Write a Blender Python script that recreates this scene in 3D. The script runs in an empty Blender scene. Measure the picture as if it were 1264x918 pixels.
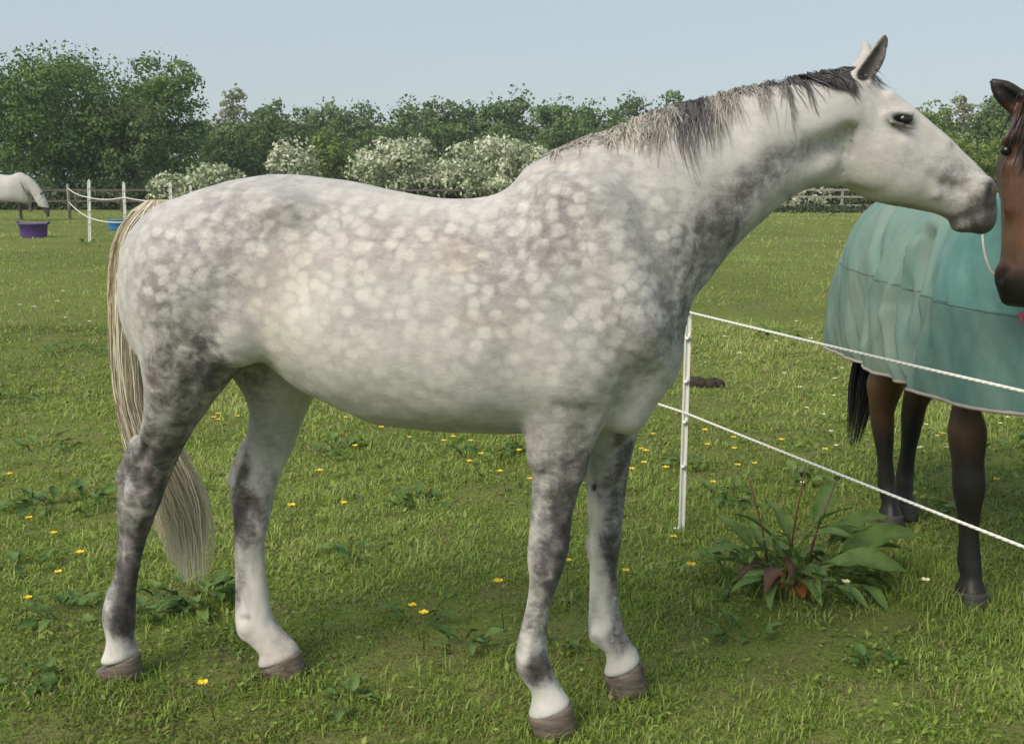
import bpy, bmesh, math, random
import numpy as np
from mathutils import Vector, Matrix
random.seed(7)
rng = np.random.default_rng(7)
SC = bpy.context.scene
COL = SC.collection
R = math.radians

# ------------------------------------------------------------------ camera, sky, sun, exposure
W0, H0, F = 1264.0, 918.0, 1355.0
EYE = 1.55
PITCH = math.atan((459 - 212) / F)
cam = bpy.data.cameras.new('camera')
cam.sensor_fit = 'HORIZONTAL'
cam.sensor_width = 36.0
cam.lens = 36.0 * F / W0
cam.clip_start = 0.05
cam.clip_end = 3000
camo = bpy.data.objects.new('camera', cam)
COL.objects.link(camo)
camo.location = (0, 0, EYE)
camo.rotation_euler = (math.pi / 2 - PITCH, 0, 0)
SC.camera = camo

SUN_EL, SUN_AZ = 44.0, 226.0      # compass-style azimuth measured from +Y clockwise: behind the camera, to its left
world = bpy.data.worlds.new('World')
SC.world = world
world.use_nodes = True
wn = world.node_tree
bg = wn.nodes['Background']
sky = wn.nodes.new('ShaderNodeTexSky')
sky.sky_type = 'NISHITA'
sky.sun_disc = False
sky.sun_elevation = R(SUN_EL)
sky.sun_rotation = R(SUN_AZ)
sky.air_density = 1.0
sky.dust_density = 1.0
sky.ozone_density = 1.5
veil = wn.nodes.new('ShaderNodeMix')          # thin, even high haze over the blue sky
veil.data_type = 'RGBA'
veil.inputs[0].default_value = 0.80
veil.inputs[7].default_value = (3.35, 3.85, 4.12, 1)
wn.links.new(sky.outputs[0], veil.inputs[6])
wn.links.new(veil.outputs[2], bg.inputs[0])
bg.inputs[1].default_value = 0.098
sl = bpy.data.lights.new('sun', 'SUN')
sl.energy = 2.25
sl.angle = R(38)
sl.color = (1.0, 0.91, 0.78)
so = bpy.data.objects.new('sun', sl)
COL.objects.link(so)
sd = Vector((math.sin(R(SUN_AZ)) * math.cos(R(SUN_EL)), math.cos(R(SUN_AZ)) * math.cos(R(SUN_EL)), math.sin(R(SUN_EL))))
so.rotation_euler = (-sd).to_track_quat('-Z', 'Y').to_euler()
SC.view_settings.view_transform = 'Standard'
SC.view_settings.look = 'None'
SC.view_settings.exposure = 0.66
SC.view_settings.gamma = 1.0

# ------------------------------------------------------------------ measuring helpers (photo pixel -> place)
SP, CP = math.sin(PITCH), math.cos(PITCH)
def ray(px, py):
    u, v = (px - W0 / 2) / F, (H0 / 2 - py) / F
    return np.array([u, CP + v * SP, -SP + v * CP])
EYEP = np.array([0, 0, EYE])
def ground_at(px, py, z=0.0):
    d = ray(px, py)
    t = (z - EYE) / d[2]
    return EYEP + d * t
def depth_at(px, py, Y):
    d = ray(px, py)
    return EYEP + d * (Y / d[1])
def px_m(Y):
    return Y / F

# ------------------------------------------------------------------ object helpers
def link(name, me, mat=None, parent=None):
    o = bpy.data.objects.new(name, me)
    COL.objects.link(o)
    if mat is not None and me is not None and len(me.materials) == 0:
        me.materials.append(mat)
    if parent is not None:
        o.parent = parent
    return o
def tag(o, label=None, cat=None, group=None, kind=None):
    if label: o['label'] = label
    if cat: o['category'] = cat
    if group: o['group'] = group
    if kind: o['kind'] = kind
    return o
def empty(name, loc, rz=0.0, label=None, cat=None, group=None):
    o = bpy.data.objects.new(name, None)
    o.empty_display_size = 0.2
    COL.objects.link(o)
    o.location = loc
    o.rotation_euler = (0, 0, rz)
    return tag(o, label, cat, group)
def mesh_np(name, V, faces, smooth=True, attrs=None):
    """faces: array (n,3) or (n,4)"""
    me = bpy.data.meshes.new(name)
    V = np.ascontiguousarray(V, dtype=np.float32)
    faces = np.ascontiguousarray(faces, dtype=np.int32)
    n, k = faces.shape
    me.vertices.add(len(V)); me.vertices.foreach_set('co', V.ravel())
    me.loops.add(n * k); me.loops.foreach_set('vertex_index', faces.ravel())
    me.polygons.add(n)
    me.polygons.foreach_set('loop_start', np.arange(0, n * k, k, dtype=np.int32))
    me.polygons.foreach_set('loop_total', np.full(n, k, dtype=np.int32))
    if smooth: me.polygons.foreach_set('use_smooth', np.ones(n, dtype=bool))
    me.update(calc_edges=True)
    if attrs:
        for an, A in attrs.items():
            a = me.attributes.new(an, 'FLOAT_COLOR', 'POINT')
            A = np.ascontiguousarray(A, dtype=np.float32)
            if A.shape[1] == 3: A = np.hstack([A, np.ones((len(A), 1), np.float32)])
            a.data.foreach_set('color', np.ascontiguousarray(A).ravel())
    return me
class MB:
    def __init__(s): s.v = []; s.f = []
    def add(s, vs, fs):
        b = len(s.v); s.v += [tuple(p) for p in vs]; s.f += [tuple(i + b for i in f) for f in fs]
    def tube(s, pts, rad, n=8, cap=True):
        pts = [Vector(p) for p in pts]
        if not hasattr(rad, '__len__'): rad = [rad] * len(pts)
        vs, fs = [], []
        up = None
        for i, p in enumerate(pts):
            d = (pts[min(i + 1, len(pts) - 1)] - pts[max(i - 1, 0)]).normalized()
            if up is None:
                up = d.orthogonal().normalized()
            else:
                up = (up - d * up.dot(d)).normalized()
            b = d.cross(up)
            for k in range(n):
                a = 2 * math.pi * k / n
                vs.append(p + (up * math.cos(a) + b * math.sin(a)) * rad[i])
        for i in range(len(pts) - 1):
            for k in range(n):
                fs.append((i * n + k, i * n + (k + 1) % n, (i + 1) * n + (k + 1) % n, (i + 1) * n + k))
        if cap:
            fs.append(tuple(range(n - 1, -1, -1)))
            fs.append(tuple(range((len(pts) - 1) * n, len(pts) * n)))
        s.add(vs, fs)
    def box(s, c, size, rot=None):
        hx, hy, hz = size[0] / 2, size[1] / 2, size[2] / 2
        vs = [Vector((x, y, z)) for x in (-hx, hx) for y in (-hy, hy) for z in (-hz, hz)]
        if rot is not None: vs = [rot @ v for v in vs]
        vs = [v + Vector(c) for v in vs]
        s.add(vs, [(0, 1, 3, 2), (4, 6, 7, 5), (0, 4, 5, 1), (2, 3, 7, 6), (0, 2, 6, 4), (1, 5, 7, 3)])
    def ring_loft(s, rings, cap=True):
        n = len(rings[0]); vs = [p for r in rings for p in r]; fs = []
        for i in range(len(rings) - 1):
            for k in range(n):
                fs.append((i * n + k, i * n + (k + 1) % n, (i + 1) * n + (k + 1) % n, (i + 1) * n + k))
        if cap:
            fs.append(tuple(range(n - 1, -1, -1))); fs.append(tuple(range((len(rings) - 1) * n, len(rings) * n)))
        s.add(vs, fs)
    def mesh(s, name, smooth=True):
        me = bpy.data.meshes.new(name)
        me.from_pydata(s.v, [], s.f)
        bm = bmesh.new(); bm.from_mesh(me)
        bmesh.ops.recalc_face_normals(bm, faces=bm.faces); bm.to_mesh(me); bm.free()
        if smooth: me.polygons.foreach_set('use_smooth', np.ones(len(me.polygons), dtype=bool))
        me.update()
        return me
    def build(s, name, mat, parent=None, smooth=True):
        return link(name, s.mesh(name, smooth), mat, parent)

# ------------------------------------------------------------------ materials
class NT:
    def __init__(s, name):
        s.m = bpy.data.materials.new(name); s.m.use_nodes = True
        s.t = s.m.node_tree; s.b = s.t.nodes['Principled BSDF']
        s.tc = None
    def n(s, typ, **kw):
        nd = s.t.nodes.new('ShaderNode' + typ)
        for k, v in kw.items():
            if k.startswith('i_'):
                key = k[2:]
                key = int(key) if key.isdigit() else key.replace('_', ' ')
                nd.inputs[key].default_value = v
            else: setattr(nd, k, v)
        return nd
    def l(s, a, b): s.t.links.new(a, b)
    def obj(s):
        if s.tc is None: s.tc = s.n('TexCoord')
        return s.tc.outputs['Object']
    def noise(s, scale, detail=3, rough=0.55, vec=None, dist=0.0):
        nd = s.n('TexNoise'); nd.inputs['Scale'].default_value = scale; nd.inputs['Detail'].default_value = detail
        nd.inputs['Roughness'].default_value = rough; nd.inputs['Distortion'].default_value = dist
        s.l(vec if vec is not None else s.obj(), nd.inputs['Vector']); return nd.outputs['Fac']
    def mapv(s, scale):
        nd = s.n('Mapping'); nd.inputs['Scale'].default_value = scale; s.l(s.obj(), nd.inputs['Vector']); return nd.outputs[0]
    def ramp(s, fac, stops, interp='LINEAR'):
        nd = s.n('ValToRGB'); cr = nd.color_ramp; cr.interpolation = interp
        while len(cr.elements) < len(stops): cr.elements.new(0.5)
        for e, (p, c) in zip(cr.elements, stops):
            e.position = p; e.color = (*c, 1) if len(c) == 3 else c
        s.l(fac, nd.inputs[0]); return nd.outputs[0]
    def math(s, op, a, b=None, c=None, clamp=False):
        nd = s.n('Math', operation=op); nd.use_clamp = clamp
        for i, x in enumerate((a, b, c)):
            if x is None: continue
            if isinstance(x, (int, float)): nd.inputs[i].default_value = x
            else: s.l(x, nd.inputs[i])
        return nd.outputs[0]
    def mix(s, fac, a, b, mode='MIX'):
        nd = s.n('Mix', data_type='RGBA', blend_type=mode)
        for i, x in ((0, fac), (6, a), (7, b)):
            if isinstance(x, (int, float)): nd.inputs[i].default_value = x
            elif isinstance(x, tuple): nd.inputs[i].default_value = (*x, 1) if len(x) == 3 else x
            else: s.l(x, nd.inputs[i])
        return nd.outputs[2]
    def attr(s, name):
        nd = s.n('Attribute'); nd.attribute_name = name; return nd
    def bump(s, h, strength=0.3, dist=0.01):
        nd = s.n('Bump'); nd.inputs['Strength'].default_value = strength; nd.inputs['Distance'].default_value = dist
        s.l(h, nd.inputs['Height']); s.l(nd.outputs[0], s.b.inputs['Normal'])
    def color(s, c):
        if isinstance(c, tuple): s.b.inputs['Base Color'].default_value = (*c, 1)
        else: s.l(c, s.b.inputs['Base Color'])
    def rough(s, v): s.b.inputs['Roughness'].default_value = v
    def spec(s, v): s.b.inputs['Specular IOR Level'].default_value = v

def simple(name, c, rough=0.6, var=0.25, scale=8.0, bump=0.15, bscale=None, spec=0.4, metal=0.0):
    m = NT(name)
    nz = m.noise(scale, 4)
    lo = tuple(x * (1 - var) for x in c); hi = tuple(min(1, x * (1 + var)) for x in c)
    m.color(m.ramp(nz, [(0.3, lo), (0.7, hi)]))
    m.rough(rough); m.spec(spec)
    m.b.inputs['Metallic'].default_value = metal
    if bump: m.bump(m.noise(bscale or scale * 6, 3), bump, 0.005)
    return m.m

def leafy(name, cols, trans=0.25, rough=0.55, nscale=0.6):
    """foliage: colour varies leaf by leaf (attribute) and by clump (noise); some light passes through"""
    m = NT(name)
    a = m.attr('leaf')
    nz = m.noise(nscale, 2)
    f = m.math('ADD', m.math('MULTIPLY', a.outputs['Fac'], 0.6), m.math('MULTIPLY', nz, 0.4))
    c = m.ramp(f, [(0.15, cols[0]), (0.5, cols[1]), (0.85, cols[2])])
    m.color(c); m.rough(rough); m.spec(0.25)
    tr = m.n('BsdfTranslucent'); m.l(c, tr.inputs[0])
    mx = m.n('MixShader'); mx.inputs[0].default_value = trans
    m.l(m.b.outputs[0], mx.inputs[1]); m.l(tr.outputs[0], mx.inputs[2])
    m.l(mx.outputs[0], m.t.nodes['Material Output'].inputs[0])
    return m.m

# ------------------------------------------------------------------ implicit-surface toolkit for the animals
def catmull(P, n):
    P = np.asarray(P, float); out = []
    for i in range(len(P) - 1):
        p0 = P[max(i - 1, 0)]; p1 = P[i]; p2 = P[i + 1]; p3 = P[min(i + 2, len(P) - 1)]
        for k in range(n):
            t = k / n
            out.append(0.5 * ((2 * p1) + (-p0 + p2) * t + (2 * p0 - 5 * p1 + 4 * p2 - p3) * t * t + (-p0 + 3 * p1 - 3 * p2 + p3) * t ** 3))
    out.append(P[-1])
    return np.array(out)

class Field:
    def __init__(s, lo, hi, h):
        s.h = h; s.lo = np.array(lo, float)
        s.n = np.ceil((np.array(hi) - s.lo) / h).astype(int) + 1
        s.D = np.full(s.n, 0.25, np.float32)
    def block(s, lo, hi):
        a = np.clip(np.floor((np.array(lo) - s.lo) / s.h).astype(int), 0, s.n - 1)
        b = np.clip(np.ceil((np.array(hi) - s.lo) / s.h).astype(int) + 1, 1, s.n)
        return a, b
    def grid(s, a, b):
        ax = [(s.lo[i] + s.h * np.arange(a[i], b[i])).astype(np.float32) for i in range(3)]
        return ax[0][:, None, None], ax[1][None, :, None], ax[2][None, None, :]
    @staticmethod
    def smin(a, b, k):
        h = np.maximum(k - np.abs(a - b), 0) / k
        return np.minimum(a, b) - h * h * k * 0.25
    def loft(s, secs, k=0.03, sub=4, cap=0.012, grow=0.0):
        """secs rows: A(3) B(3) w egg p  (A,B = the two edges of a section, w = half width across)"""
        S = catmull(np.array(secs, float), sub)
        A, B, w, egg, p = S[:, 0:3], S[:, 3:6], S[:, 6] + grow, S[:, 7], S[:, 8]
        M = (A + B) / 2; half = (A - B) / 2
        hh = np.linalg.norm(half, axis=1); a = half / hh[:, None]; hh = hh + grow
        pad = k + 0.03 + grow
        rr = np.maximum(hh, w) + pad
        lo, hi = (M - rr[:, None]).min(0), (M + rr[:, None]).max(0)
        a0, b0 = s.block(lo, hi)
        sub_D = np.full(b0 - a0, 0.25, np.float32)
        for i in range(len(M) - 1):
            Dv = M[i + 1] - M[i]; L = np.linalg.norm(Dv)
            if L < 1e-6: continue
            av = a[i] + a[i + 1]; av /= np.linalg.norm(av)
            bv = np.cross(av, Dv / L); sn = np.linalg.norm(bv)
            if sn < 0.1: continue
            bv /= sn
            r = max(hh[i], hh[i + 1], w[i], w[i + 1]) + pad
            l2, h2 = np.minimum(M[i], M[i + 1]) - r, np.maximum(M[i], M[i + 1]) + r
            a1, b1 = s.block(l2, h2)
            a1 = np.maximum(a1, a0); b1 = np.minimum(b1, b0)
            if (b1 <= a1).any(): continue
            X, Y, Z = s.grid(a1, b1)
            X = X - M[i][0]; Y = Y - M[i][1]; Z = Z - M[i][2]
            inv = np.linalg.inv(np.array([Dv, av, bv]).T).astype(np.float32)
            t = inv[0, 0] * X + inv[0, 1] * Y + inv[0, 2] * Z
            q = inv[1, 0] * X + inv[1, 1] * Y + inv[1, 2] * Z
            rl = inv[2, 0] * X + inv[2, 1] * Y + inv[2, 2] * Z
            tc = np.clip(t, 0, 1)
            x = (t - tc) * np.float32(L * sn)
            h_ = hh[i] + (hh[i + 1] - hh[i]) * tc
            w_ = w[i] + (w[i + 1] - w[i]) * tc
            e_ = egg[i] + (egg[i + 1] - egg[i]) * tc
            pp = float((p[i] + p[i + 1]) / 2)
            qn = q / h_
            w_ = w_ * np.clip(1 - e_ * np.clip(qn, -1, 1), 0.15, 3)
            rn = rl / w_
            if abs(pp - 2) < 0.02: k0 = np.sqrt(qn * qn + rn * rn)
            else: k0 = (np.abs(qn) ** pp + np.abs(rn) ** pp) ** (1 / pp)
            ln = np.sqrt(q * q + rl * rl)
            d = np.where(k0 > 1e-4, ln - ln / np.maximum(k0, 1e-4), -np.minimum(h_, w_))
            d = np.where(np.abs(x) > 1e-7, np.sqrt(np.maximum(d + cap, 0) ** 2 + x * x) - cap, d)
            o = a1 - a0; e = b1 - a0
            v = sub_D[o[0]:e[0], o[1]:e[1], o[2]:e[2]]
            np.minimum(v, d.astype(np.float32), out=v)
        G = s.D[a0[0]:b0[0], a0[1]:b0[1], a0[2]:b0[2]]
        G[...] = s.smin(G, sub_D, k)
    def blob(s, c, r, k=0.03, rot=None, sub=False):
        c = np.array(c, float); r = np.array(r, float)
        m = r.max() + k + 0.03
        a, b = s.block(c - m, c + m)
        if (b <= a).any(): return
        X, Y, Z = s.grid(a, b)
        X = X - c[0]; Y = Y - c[1]; Z = Z - c[2]
        if rot is not None:
            Rm = np.array(rot, float).astype(np.float32)
            X, Y, Z = (Rm[0, 0] * X + Rm[1, 0] * Y + Rm[2, 0] * Z, Rm[0, 1] * X + Rm[1, 1] * Y + Rm[2, 1] * Z, Rm[0, 2] * X + Rm[1, 2] * Y + Rm[2, 2] * Z)
        k0 = np.sqrt((X / r[0]) ** 2 + (Y / r[1]) ** 2 + (Z / r[2]) ** 2)
        k1 = np.sqrt((X / r[0] ** 2) ** 2 + (Y / r[1] ** 2) ** 2 + (Z / r[2] ** 2) ** 2)
        d = np.where(k1 > 1e-5, k0 * (k0 - 1) / np.maximum(k1, 1e-5), -r.min()).astype(np.float32)
        G = s.D[a[0]:b[0], a[1]:b[1], a[2]:b[2]]
        if sub: G[...] = -s.smin(-G, d, k)
        else: G[...] = s.smin(G, d, k)
    def capsule(s, p, q, r0, r1, k=0.02, sub=False):
        p = np.array(p, float); q = np.array(q, float); m = max(r0, r1) + k + 0.02
        a, b = s.block(np.minimum(p, q) - m, np.maximum(p, q) + m)
        if (b <= a).any(): return
        X, Y, Z = s.grid(a, b); D = q - p; L2 = D @ D
        X = X - p[0]; Y = Y - p[1]; Z = Z - p[2]
        t = np.clip((X * D[0] + Y * D[1] + Z * D[2]) / L2, 0, 1)
        d = np.sqrt((X - t * D[0]) ** 2 + (Y - t * D[1]) ** 2 + (Z - t * D[2]) ** 2) - (r0 + (r1 - r0) * t)
        d = d.astype(np.float32)
        G = s.D[a[0]:b[0], a[1]:b[1], a[2]:b[2]]
        if sub: G[...] = -s.smin(-G, d, k)
        else: G[...] = s.smin(G, d, k)
    def surface(s, smooth=2):
        D = s.D; n = D.shape
        neg = D < 0
        cnt = np.zeros(tuple(x - 1 for x in n), np.int8)
        for i in (0, 1):
            for j in (0, 1):
                for k in (0, 1):
                    cnt += neg[i:n[0] - 1 + i, j:n[1] - 1 + j, k:n[2] - 1 + k]
        act = (cnt > 0) & (cnt < 8)
        I, J, K = np.nonzero(act)
        idx = np.full(act.shape, -1, np.int32); idx[I, J, K] = np.arange(len(I))
        acc = np.zeros((len(I), 3)); num = np.zeros(len(I))
        corners = [(i, j, k) for i in (0, 1) for j in (0, 1) for k in (0, 1)]
        vals = {c: D[I + c[0], J + c[1], K + c[2]] for c in corners}
        for c in corners:
            for ax in range(3):
                if c[ax]: continue
                c2 = list(c); c2[ax] = 1; c2 = tuple(c2)
                va, vb = vals[c], vals[c2]
                m = (va < 0) != (vb < 0)
                t = np.where(m, va / np.where(m, va - vb, 1), 0)
                P = np.zeros((len(I), 3)); P[:] = c; P[:, ax] = t
                acc[m] += P[m]; num[m] += 1
        V = s.lo + s.h * (np.stack([I, J, K], 1) + acc / num[:, None])
        quads = []
        for ax in range(3):
            o1, o2 = [(1, 2), (2, 0), (0, 1)][ax]
            sl0 = [slice(None)] * 3; sl1 = [slice(None)] * 3
            sl0[ax] = slice(0, n[ax] - 1); sl1[ax] = slice(1, n[ax])
            A_, B_ = neg[tuple(sl0)], neg[tuple(sl1)]
            e = A_ != B_
            E = np.stack(np.nonzero(e), 1)
            ok = (E[:, o1] > 0) & (E[:, o2] > 0) & (E[:, o1] < n[o1] - 1) & (E[:, o2] < n[o2] - 1)
            E = E[ok]
            inside = A_[E[:, 0], E[:, 1], E[:, 2]]
            d1 = np.zeros(3, int); d1[o1] = 1; d2 = np.zeros(3, int); d2[o2] = 1
            def g(q): return idx[q[:, 0], q[:, 1], q[:, 2]]
            Q = np.stack([g(E - d1 - d2), g(E - d2), g(E), g(E - d1)], 1)
            Q[~inside] = Q[~inside][:, ::-1]
            quads.append(Q)
        Q = np.concatenate(quads)
        Q = Q[(Q >= 0).all(1)]
        e = np.concatenate([Q[:, [0, 1]], Q[:, [1, 2]], Q[:, [2, 3]], Q[:, [3, 0]]])
        deg = np.bincount(e[:, 0], minlength=len(V)).astype(float)
        for it in range(smooth * 2):
            lam = 0.5 if it % 2 == 0 else -0.52
            S_ = np.stack([np.bincount(e[:, 0], V[e[:, 1], c], len(V)) for c in range(3)], 1)
            V = V + lam * (S_ / np.maximum(deg, 1)[:, None] - V) * (deg > 0)[:, None]
        return V, Q

def strands(paths, width, cols, fold=0.35):
    """paths (n,m,3): hair ribbons with a shallow V section; cols (n,) 0..1"""
    n, m, _ = paths.shape
    T = np.gradient(paths, axis=1); T /= np.linalg.norm(T, axis=2, keepdims=True) + 1e-9
    rnd = rng.normal(size=(n, 1, 3))
    S = np.cross(T, rnd); S /= np.linalg.norm(S, axis=2, keepdims=True) + 1e-9
    U = np.cross(T, S)
    prof = np.interp(np.linspace(0, 1, m), [0, 0.1, 0.7, 1], [0.7, 1, 0.8, 0.15])[None, :, None]
    wd = (width * rng.uniform(0.7, 1.3, size=(n, 1, 1))) * prof
    L_, C_, R_ = paths - S * wd, paths + U * wd * fold, paths + S * wd
    V = np.stack([L_, C_, R_], 2).reshape(-1, 3)
    b = (np.arange(n)[:, None] * m + np.arange(m - 1)[None, :]).reshape(-1) * 3
    Q = np.concatenate([np.stack([b, b + 1, b + 4, b + 3], 1), np.stack([b + 1, b + 2, b + 5, b + 4], 1)])
    c = np.repeat(cols, m * 3)
    return V, Q, np.stack([c, c, c], 1)

def vnoise(P, seed=0, octaves=3):
    """cheap smooth value noise, P (n,2 or 3) -> about -1..1"""
    r = np.random.default_rng(seed); out = np.zeros(len(P)); amp = 1.0; P = np.asarray(P, float)
    for o in range(octaves):
        for _ in range(4):
            k = r.normal(size=P.shape[1]); k /= np.linalg.norm(k)
            out += amp * 0.35 * np.sin(P @ k * 2 ** o * r.uniform(0.7, 1.4) + r.uniform(0, 6.28))
        amp *= 0.6
    return out

# ================================================================== THE FIELD
def terrain(x, y):
    x = np.asarray(x, float); y = np.asarray(y, float)
    z = np.interp(y, [-200, 36, 60, 130, 900], [0, 0, -0.62, -0.62, -0.62])
    P = np.stack([x.ravel(), y.ravel()], 1)
    und = vnoise(P * 1.1, 3, 3).reshape(x.shape) * 0.012
    far = vnoise(P * 0.12, 5, 2).reshape(x.shape) * 0.05 * np.clip((y - 6) / 10, 0, 1)
    return z + und + far
def tz(x, y): return float(terrain(np.array([x]), np.array([y]))[0])

def make_ground():
    ys = np.concatenate([np.linspace(-60, 0, 16)[:-1], np.linspace(0, 14, 120)[:-1], np.linspace(14, 70, 70)[:-1], np.geomspace(70, 400, 20)])
    xs = np.concatenate([-np.geomspace(90, 400, 8)[::-1], np.linspace(-85, -9, 40), np.linspace(-8.8, 8.8, 120), np.linspace(9, 85, 40), np.geomspace(90, 400, 8)])
    X, Y = np.meshgrid(xs, ys)
    Z = terrain(X, Y) - 0.004
    V = np.stack([X, Y, Z], 2).reshape(-1, 3)
    nx = len(xs); ny = len(ys)
    i = (np.arange(ny - 1)[:, None] * nx + np.arange(nx - 1)[None, :]).ravel()
    Q = np.stack([i, i + 1, i + nx + 1, i + nx], 1)
    m = NT('meadow_soil')
    big = m.noise(0.5, 4); mid = m.noise(4.0, 5, 0.65); fine = m.noise(60.0, 4, 0.7)
    green = m.ramp(mid, [(0.3, (0.090, 0.128, 0.024)), (0.7, (0.250, 0.320, 0.070))])
    soil = m.ramp(fine, [(0.3, (0.055, 0.046, 0.022)), (0.7, (0.235, 0.200, 0.105))])
    f = m.math('MULTIPLY', m.math('ADD', mid, m.math('MULTIPLY', fine, 0.6)), 0.62)
    c = m.mix(m.ramp(f, [(0.43, (0, 0, 0)), (0.55, (1, 1, 1))]), green, soil)
    c = m.mix(0.35, c, m.ramp(big, [(0.35, (0.130, 0.190, 0.036)), (0.65, (0.260, 0.330, 0.075))]))
    c = m.mix(0.75, c, m.ramp(m.noise(140.0, 3, 0.8), [(0.3, (0.30, 0.30, 0.25)), (0.7, (1.5, 1.5, 1.4))]), 'MULTIPLY')
    m.color(c); m.rough(0.95); m.spec(0.1)
    m.bump(m.math('ADD', fine, mid), 0.6, 0.03)
    o = link('field', mesh_np('field', V, Q), m.m)
    tag(o, 'grazed green meadow with thin patches of bare earth', kind='structure')
make_ground()

# ------------------------------------------------------------------ grass blades
def grass_mat():
    m = NT('grass_blade')
    a = m.attr('leaf')
    sep = m.n('SeparateColor'); m.l(a.outputs['Color'], sep.inputs[0])
    g1 = m.ramp(sep.outputs[0], [(0.0, (0.075, 0.122, 0.023)), (0.40, (0.228, 0.330, 0.056)), (0.75, (0.365, 0.455, 0.108)), (1.0, (0.46, 0.50, 0.18))])
    dry = m.ramp(sep.outputs[0], [(0.0, (0.17, 0.145, 0.062)), (1.0, (0.42, 0.36, 0.18))])
    c = m.mix(sep.outputs[1], g1, dry)
    m.color(c); m.rough(0.5); m.spec(0.3)
    tr = m.n('BsdfTranslucent'); m.l(c, tr.inputs[0])
    mx = m.n('MixShader'); mx.inputs[0].default_value = 0.38
    m.l(m.b.outputs[0], mx.inputs[1]); m.l(tr.outputs[0], mx.inputs[2])
    m.l(mx.outputs[0], m.t.nodes['Material Output'].inputs[0])
    return m.m
GM = grass_mat()
def patchy(x, y):
    P = np.stack([x, y], 1)
    a = 0.7 * vnoise(P * 1.7, 11, 3) + 0.8 * vnoise(P * 5.5, 12, 2) + 0.7 * vnoise(P * 15.0, 14, 2)
    b = vnoise(P * 0.6, 13, 3)
    return a * 0.55, b * 0.6
def grass_band(y0, y1, count, hgt, wid, spread, segs, clump, thin=0.0):
    yy = np.sqrt(rng.uniform(y0 ** 2, y1 ** 2, count))
    hw = yy * 0.60 + 0.7
    xx = rng.uniform(-1, 1, count) * hw
    # gather blades into tussocks
    k = max(1, count // clump)
    ci = rng.integers(0, k, count)
    cy = np.sqrt(rng.uniform(y0 ** 2, y1 ** 2, k)); cx = rng.uniform(-1, 1, k) * (cy * 0.60 + 0.7)
    cl = rng.uniform(size=count) < 0.55
    sp = spread * (yy / y0) ** 0.5
    xx = np.where(cl, cx[ci] + rng.normal(size=count) * sp, xx)
    yy = np.where(cl, cy[ci] + rng.normal(size=count) * sp, yy)
    pa, pb = patchy(xx, yy)
    keep = rng.uniform(size=count) < np.clip(0.85 + 0.9 * pa + 0.25 * pb - thin, 0.14, 1)
    xx, yy, pa, pb, cl = xx[keep], yy[keep], pa[keep], pb[keep], cl[keep]
    n = len(xx)
    zz = terrain(xx, yy) - 0.004
    h = hgt * rng.lognormal(0, 0.38, n) * np.clip(0.95 + 0.65 * pa + np.where(cl, 0.12, -0.15), 0.35, 1.9)
    w = wid * rng.uniform(0.6, 1.3, n)
    ang = rng.uniform(0, 2 * np.pi, n)
    lean = rng.uniform(0.3, 1.9, n)
    dx, dy = np.cos(ang), np.sin(ang)
    sx, sy = -dy, dx
    rot = rng.uniform(-0.8, 0.8, n)
    sx, sy = sx * np.cos(rot) - sy * np.sin(rot), sx * np.sin(rot) + sy * np.cos(rot)
    base = np.stack([xx, yy, zz], 1)
    S = np.stack([sx, sy, np.zeros(n)], 1) * (w / 2)[:, None]
    def pos(t):
        th = lean * t
        return base + np.stack([dx * h * t * np.sin(th), dy * h * t * np.sin(th), h * t * np.cos(th * 0.9)], 1)
    rows = []
    for i in range(segs):
        t = i / segs; wf = (1.0, 0.9, 0.65)[i] if segs > 1 else 1.0
        rows += [pos(t) - S * wf, pos(t) + S * wf]
    rows.append(pos(1.0))
    m = len(rows)
    V = np.stack(rows, 1).reshape(-1, 3)
    b = np.arange(n) * m
    T = []
    for i in range(segs - 1):
        o = 2 * i
        T.append(np.stack([b + o, b + o + 1, b + o + 3], 1)); T.append(np.stack([b + o, b + o + 3, b + o + 2], 1))
    o = 2 * (segs - 1)
    T.append(np.stack([b + o, b + o + 1, b + o + 2], 1))
    tone = np.clip(0.43 + 0.14 * rng.normal(size=n) + 0.26 * pa + 0.34 * pb + 0.10 * np.where(cl, 1, -1) + 0.20 * np.clip((yy - 4.0) / 6, 0, 1) - .02, 0, 1)  # lighter with distance: grazing-light brightness of far blades put into their colour
    dry = np.clip((rng.uniform(size=n) < 0.18 - 0.16 * pa + 0.40 * np.clip(-pb, 0, 1)).astype(float) * 0.85, 0, 1)
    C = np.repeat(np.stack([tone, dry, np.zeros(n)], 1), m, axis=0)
    return V, np.concatenate(T), C
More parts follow.
